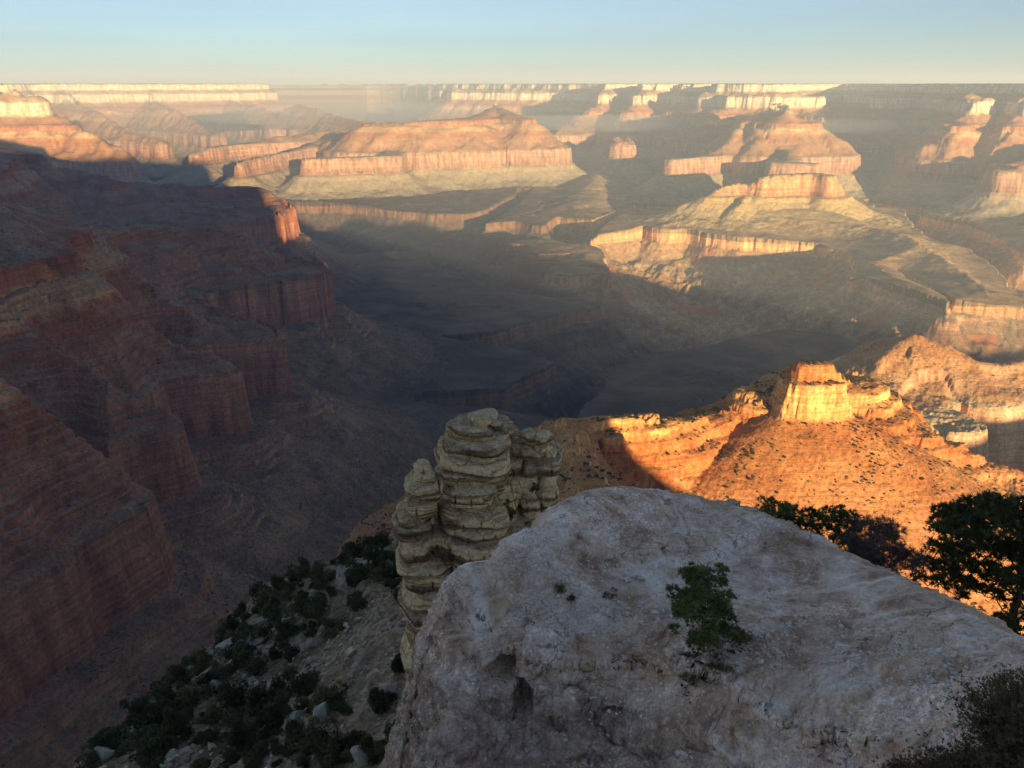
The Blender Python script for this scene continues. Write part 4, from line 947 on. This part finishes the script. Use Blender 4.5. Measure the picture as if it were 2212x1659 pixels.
for cx, cy, sx, sy, r, n in zones:
    for _ in range(int(n*1.5)):
        px = cx+rs.normal()*sx*.6; py = cy+rs.normal()*sy*.6
        q = PR(px, py, r); k = rs.uniform(.93, 1.07); PX.append(q[0]*k); PY.append(q[1]*k)
PX = np.array(PX); PY = np.array(PY); PZs = rock_height(PX[None], PY[None])[0]
for a, b, c in zip(PX, PY, PZs):
    s_ = rs.lognormal(-4.3, .45); v = chip(rs, s_)+np.array([a, b, c+s_*.4]); Vs.append(v); Fs.append(CF+n0); n0 += 8
M_chip = leaf_material('limestone_chips', (.60, .49, .42), (.93, .84, .77), 30)
o = link_mesh('gravel', np.concatenate(Vs), np.concatenate(Fs), 4, M_chip, False)
tag(o, 'white limestone chips scattered over the pale block', 'gravel', None, 'stuff')

# ---- boulders and shrubs on the scrubby slope
def boulder_mesh(seed, flat):
    bm = bmesh.new(); bmesh.ops.create_icosphere(bm, subdivisions=4, radius=1.0)
    V = np.array([v.co[:] for v in bm.verts])
    rs = np.random.RandomState(seed)
    for _ in range(9):                      # cut flat facets
        n_ = rs.normal(size=3); n_ /= np.linalg.norm(n_); k = rs.uniform(.55, .85); d_ = V@n_
        V = V-np.maximum(d_-k, 0)[:, None]*n_*0.92
    V = V*np.array([1, .75, flat]); V += V*(0.10*fbm3(V[:, 0], V[:, 1], V[:, 2], .5, 3, seed=seed))[:, None]
    for v, c_ in zip(bm.verts, V): v.co = c_
    me = bpy.data.meshes.new('boulder'); bm.to_mesh(me); bm.free(); me.materials.append(M_bould); return me
def boulder_mat():
    m, nt, b = new_mat("pale_boulder"); N = NB(nt); P = N.pos()
    N.l(N.ramp(N.noise(P, 0.7, 5, .65), [(0.35, (.22, .19, .155)), (0.6, (.46, .42, .36))]), b.inputs['Base Color'])
    N.l(N.bump(N.noise(P, 2.5, 6, .65), .15, .8), b.inputs['Normal']); return m
M_bould = boulder_mat()
BMs = [boulder_mesh(100+i, f) for i, f in enumerate((.7, .5, .8, .6))]
def slope_hit(px, py):
    d_ = ray(px, py); k = math.hypot(d_[0], d_[1]); r = np.linspace(26, 150, 500)
    h = slope_height(d_[0]/k*r, d_[1]/k*r); m_ = h > d_[2]/k*r
    if not m_.any(): return None
    i = int(np.argmax(m_)); return (d_[0]/k*r[i], d_[1]/k*r[i], float(h[i]))
rs = np.random.RandomState(99); Vs, Fs, n0 = [], [], 0
sx_, sy_ = [], []
while len(sx_) < 5200:
    a_ = rs.uniform(math.radians(-33), math.radians(4)); r_ = rs.uniform(38, 112); sx_.append(r_*math.sin(a_)); sy_.append(r_*math.cos(a_))
sx_ = np.array(sx_); sy_ = np.array(sy_); sz_ = slope_height(sx_, sy_); dn_ = fbm2(sx_, sy_, 9, 3, seed=77)
for a, b, c, d_ in zip(sx_, sy_, sz_, dn_):
    s_ = rs.lognormal(-2.2, .55)*(1.5 if d_ > .1 else .8); Vs.append(chip(rs, s_)+np.array([a, b, c+.2*s_])); Fs.append(CF+n0); n0 += 8
M_rub = leaf_material('scree_rubble', (.22, .165, .12), (.62, .53, .42), 1.3)
o = link_mesh('scree_rubble', np.concatenate(Vs), np.concatenate(Fs), 4, M_rub, False)
tag(o, 'loose rubble strewn down the scree slope', 'rubble', None, 'stuff')
special = [(522, 1392, 3.3, 1, 'long pale slab lying on the slope edge at its broadest'), (553, 1352, 2.0, 0, 'rounded pale boulder just above the long slab'), (505, 1365, 1.0, 2, 'small pale block left of the rounded boulder'), (215, 1640, 2.0, 2, 'pointed white rock at the foot of the slope edge'),
           (258, 1436, 1.0, 0, 'x'), (548, 1490, 1.2, 2, 'upright pale rock below the long slab'), (590, 1490, 1.4, 1, 'flat pale rock amid the shrubs in the middle of the slope')]
rs = np.random.RandomState(15)
for px, py, s_, v_, lb in special:
    if lb == 'x': continue
    h = slope_hit(px, py)
    if h is None: continue
    o = bpy.data.objects.new('boulder', BMs[v_]); scene.collection.objects.link(o); o.location = (h[0], h[1], h[2]+.1*s_); o.scale = (s_*(1.25 if 'slab' in lb else .8), s_*.6, s_*(.38 if 'slab' in lb else .6))
    o.rotation_euler = (rs.uniform(-.2, .2), -rs.uniform(.35, .6), rs.uniform(-.3, .3)); tag(o, lb, 'boulder')
BG = []
for i in range(46):
    h = slope_hit(rs.uniform(180, 960), rs.uniform(1180, 1655))
    if h is None: continue
    s_ = rs.uniform(.35, 1.1); o = bpy.data.objects.new('boulder', BMs[rs.randint(4)]); scene.collection.objects.link(o)
    o.location = (h[0], h[1], h[2]); o.scale = (s_, s_, s_); o.rotation_euler = (rs.uniform(-.3, .3), rs.uniform(-.1, .6), rs.uniform(0, 6))
    tag(o, 'small pale boulder among the dark shrubs of the scree slope', 'boulder', 'pale boulders scattered on the scree slope')
def shrub_mesh(seed, n=900, hh=.9):
    rs = np.random.RandomState(seed)
    nb_ = 9; cb_ = rs.normal(size=(nb_, 3))*np.array([.42, .42, .28])+np.array([0, 0, .55]); rb = rs.uniform(.28, .5, nb_)
    k = rs.randint(nb_, size=n); u = rs.normal(size=(n, 3)); u /= np.linalg.norm(u, axis=1)[:, None]
    c = cb_[k]+u*rb[k][:, None]*rs.uniform(.7, 1.08, (n, 1)); c[:, 2] = np.maximum(c[:, 2]*hh, .02)
    V, F = needle_quads(rs, c, u+np.array([0, 0, .3]), 3, .17, .07)
    Vt, Ft = tubes([((0, 0, -.3), (cb_[i]*.8), .05, .015) for i in range(nb_)], 4)
    Vt = np.array([tuple(v) for v in Vt]); V2 = np.concatenate([V, Vt]); F2 = np.concatenate([F, np.array(Ft).reshape(-1)+len(V)])
    me_o = link_mesh('shrub', V2, F2, 4, M_shrub, False); me = me_o.data; bpy.data.objects.remove(me_o); return me
SM = [shrub_mesh(200+i, hh=(.85, 1.1, .95, 1.25, .7, 1.0)[i]) for i in range(6)]
rs = np.random.RandomState(23); cnt = 0; tries = 0; placed = []
while cnt < 285 and tries < 6000:
    tries += 1
    px = rs.uniform(120, 985); py = rs.uniform(1165, 1659)
    dens = float(fbm2(np.array([px/1.0]), np.array([py*1.6]), 150, 3, seed=61)[0])
    edge_d = py-np.interp(px, [200, 330, 470, 540, 862], [1645, 1502, 1395, 1310, 1160])
    bare = (px > 640 and 1230 < py < 1600)*0.35
    if dens+rs.uniform(-.35, .35)-bare+(0.35 if edge_d < 90 else 0) < -.05: continue
    h = slope_hit(px, py)
    if h is None: continue
    s_ = rs.uniform(.6, 1.5) if rs.rand() < .7 else rs.uniform(.3, .6)
    if any((h[0]-a)**2+(h[1]-b)**2 < (0.55*(s_+c))**2 for a, b, c in placed): continue
    placed.append((h[0], h[1], s_))
    o = bpy.data.objects.new('shrub', SM[rs.randint(6)]); scene.collection.objects.link(o)
    o.location = (h[0], h[1], h[2]-.1*s_); o.rotation_euler = (rs.uniform(-.2, .2), rs.uniform(-.35, .1), rs.uniform(0, 6.3)); o.scale = (s_*rs.uniform(.8, 1.35), s_*rs.uniform(.8, 1.1), s_*rs.uniform(.65, 1.3))
    tag(o, 'dark green rounded shrub on the steep scree slope at lower left', 'shrub', 'shrubs covering the scree slope'); cnt += 1
print("slope shrubs", cnt, tries, time.time()-T0)

# ---- scrub on the further slopes (thousands, one object)
Xf, Yf, Zf = X[:nr_, :], Y, Hh
R_ = np.hypot(Xf, Yf)
nzv = np.zeros_like(R_); 
gr = np.gradient(Zf, axis=0)/np.gradient(R_, axis=0); ga = np.gradient(Zf, axis=1)/(R_*(az[1]-az[0]))
slope_ = np.hypot(gr, ga)
w = np.where((R_ < 3600) & (R_ > 500) & (slope_ < 0.95) & (Zf > -1000), R_*np.gradient(R_, axis=0), 0)
w *= (0.12+sstep(fbm2(Xf, Yf, 110, 4, 0.6, seed=71), -0.05, 0.22))*(0.25+sstep(fbm2(Xf, Yf, 28, 2, seed=73), -0.1, 0.25))*np.where(LAB == 1, 9.0, 1.0)*np.where(LAB == 0, 3.5, 1.0)*np.clip(1500/R_, 0.25, 1.6)
w[:, 0] = 0; w = w.ravel()/w.sum()
NS = 36000
pick = rs.choice(len(w), NS, p=w)
ctr = np.stack([Xf.ravel()[pick], Yf.ravel()[pick], Zf.ravel()[pick]], 1)
oct_ = np.array([(1, 0, .3), (.4, .85, .35), (-.7, .7, .25), (-1, -.1, .35), (-.4, -.9, .3), (.6, -.8, .35), (.1, 0, 1.0), (.3, .4, .8)], float)
size = rs.lognormal(.36, .38, NS)
V = ctr[:, None]+oct_[None]*size[:, None, None]*rs.uniform(.75, 1.2, (NS, 8, 1))-np.array([0, 0, .2])
fq = np.array([(0, 1, 7, 6), (1, 2, 6, 7), (2, 3, 6, 6), (3, 4, 6, 6), (4, 5, 6, 6), (5, 0, 6, 6)])
tri = np.array([(0, 1, 7), (0, 7, 6), (1, 2, 7), (2, 6, 7), (2, 3, 6), (3, 4, 6), (4, 5, 6), (5, 0, 6)])
F = (tri.reshape(1, -1)+8*np.arange(NS)[:, None]).reshape(-1)
o = link_mesh('distant_shrubs', V.reshape(-1, 3), F, 3, M_farshrub, True)
tag(o, 'scrub and small junipers speckling the far canyon slopes', 'shrubs', None, 'stuff')
print("far scrub", time.time()-T0)
#>>>FG

# ============================================================ haze
def closed_box(name, x0, x1, y0, y1, z0, z1):
    co = [(x, y, z) for x in (x0, x1) for y in (y0, y1) for z in (z0, z1)]
    f = [0, 1, 3, 2, 4, 6, 7, 5, 0, 4, 5, 1, 2, 3, 7, 6, 0, 2, 6, 4, 1, 5, 7, 3]
    return link_mesh(name, np.array(co), f, 4, None, False)
hz = closed_box('haze', -45000, 45000, -4000, 62000, -1700, 300)
hm = bpy.data.materials.new('haze_air'); hm.use_nodes = True; hm.node_tree.nodes.clear()
hv = hm.node_tree.nodes.new('ShaderNodeVolumePrincipled'); ho = hm.node_tree.nodes.new('ShaderNodeOutputMaterial')
hv.inputs['Color'].default_value = (0.66, 0.80, 1.0, 1); hv.inputs['Density'].default_value = 5.6e-5; hv.inputs['Anisotropy'].default_value = 0.0
hm.node_tree.links.new(hv.outputs[0], ho.inputs['Volume'])
hz.data.materials.append(hm); tag(hz, 'pale morning haze filling the canyon', 'haze', None, 'stuff')

# ---- thin smoke behind the temple; the left volumes added for a haze glow
for px, r, z, ax, ay, az_, den in ((1330, 11600, -470, 1900, 1300, 95, 2.6e-4), (2010, 10800, -430, 1900, 1300, 80, 2.6e-4), (760, 13500, -420, 2600, 1500, 170, 1.6e-4), (250, 12600, -380, 5200, 3300, 330, 0.35e-4)):
    bm = bmesh.new(); bmesh.ops.create_icosphere(bm, subdivisions=4, radius=1.0); me = bpy.data.meshes.new('smoke'); bm.to_mesh(me); bm.free()
    o = bpy.data.objects.new('smoke', me); scene.collection.objects.link(o); o.location = PH(px, r, z); o.scale = (ax, ay, az_)
    sm_ = bpy.data.materials.new('smoke_air'); sm_.use_nodes = True; sm_.node_tree.nodes.clear()
    v_ = sm_.node_tree.nodes.new('ShaderNodeVolumePrincipled'); o_ = sm_.node_tree.nodes.new('ShaderNodeOutputMaterial')
    v_.inputs['Color'].default_value = (.86, .92, 1, 1); v_.inputs['Density'].default_value = den
    sm_.node_tree.links.new(v_.outputs[0], o_.inputs['Volume']); me.materials.append(sm_)
    tag(o, 'thin pale smoke and haze lying in the canyon before the far rim', 'smoke', None, 'stuff')
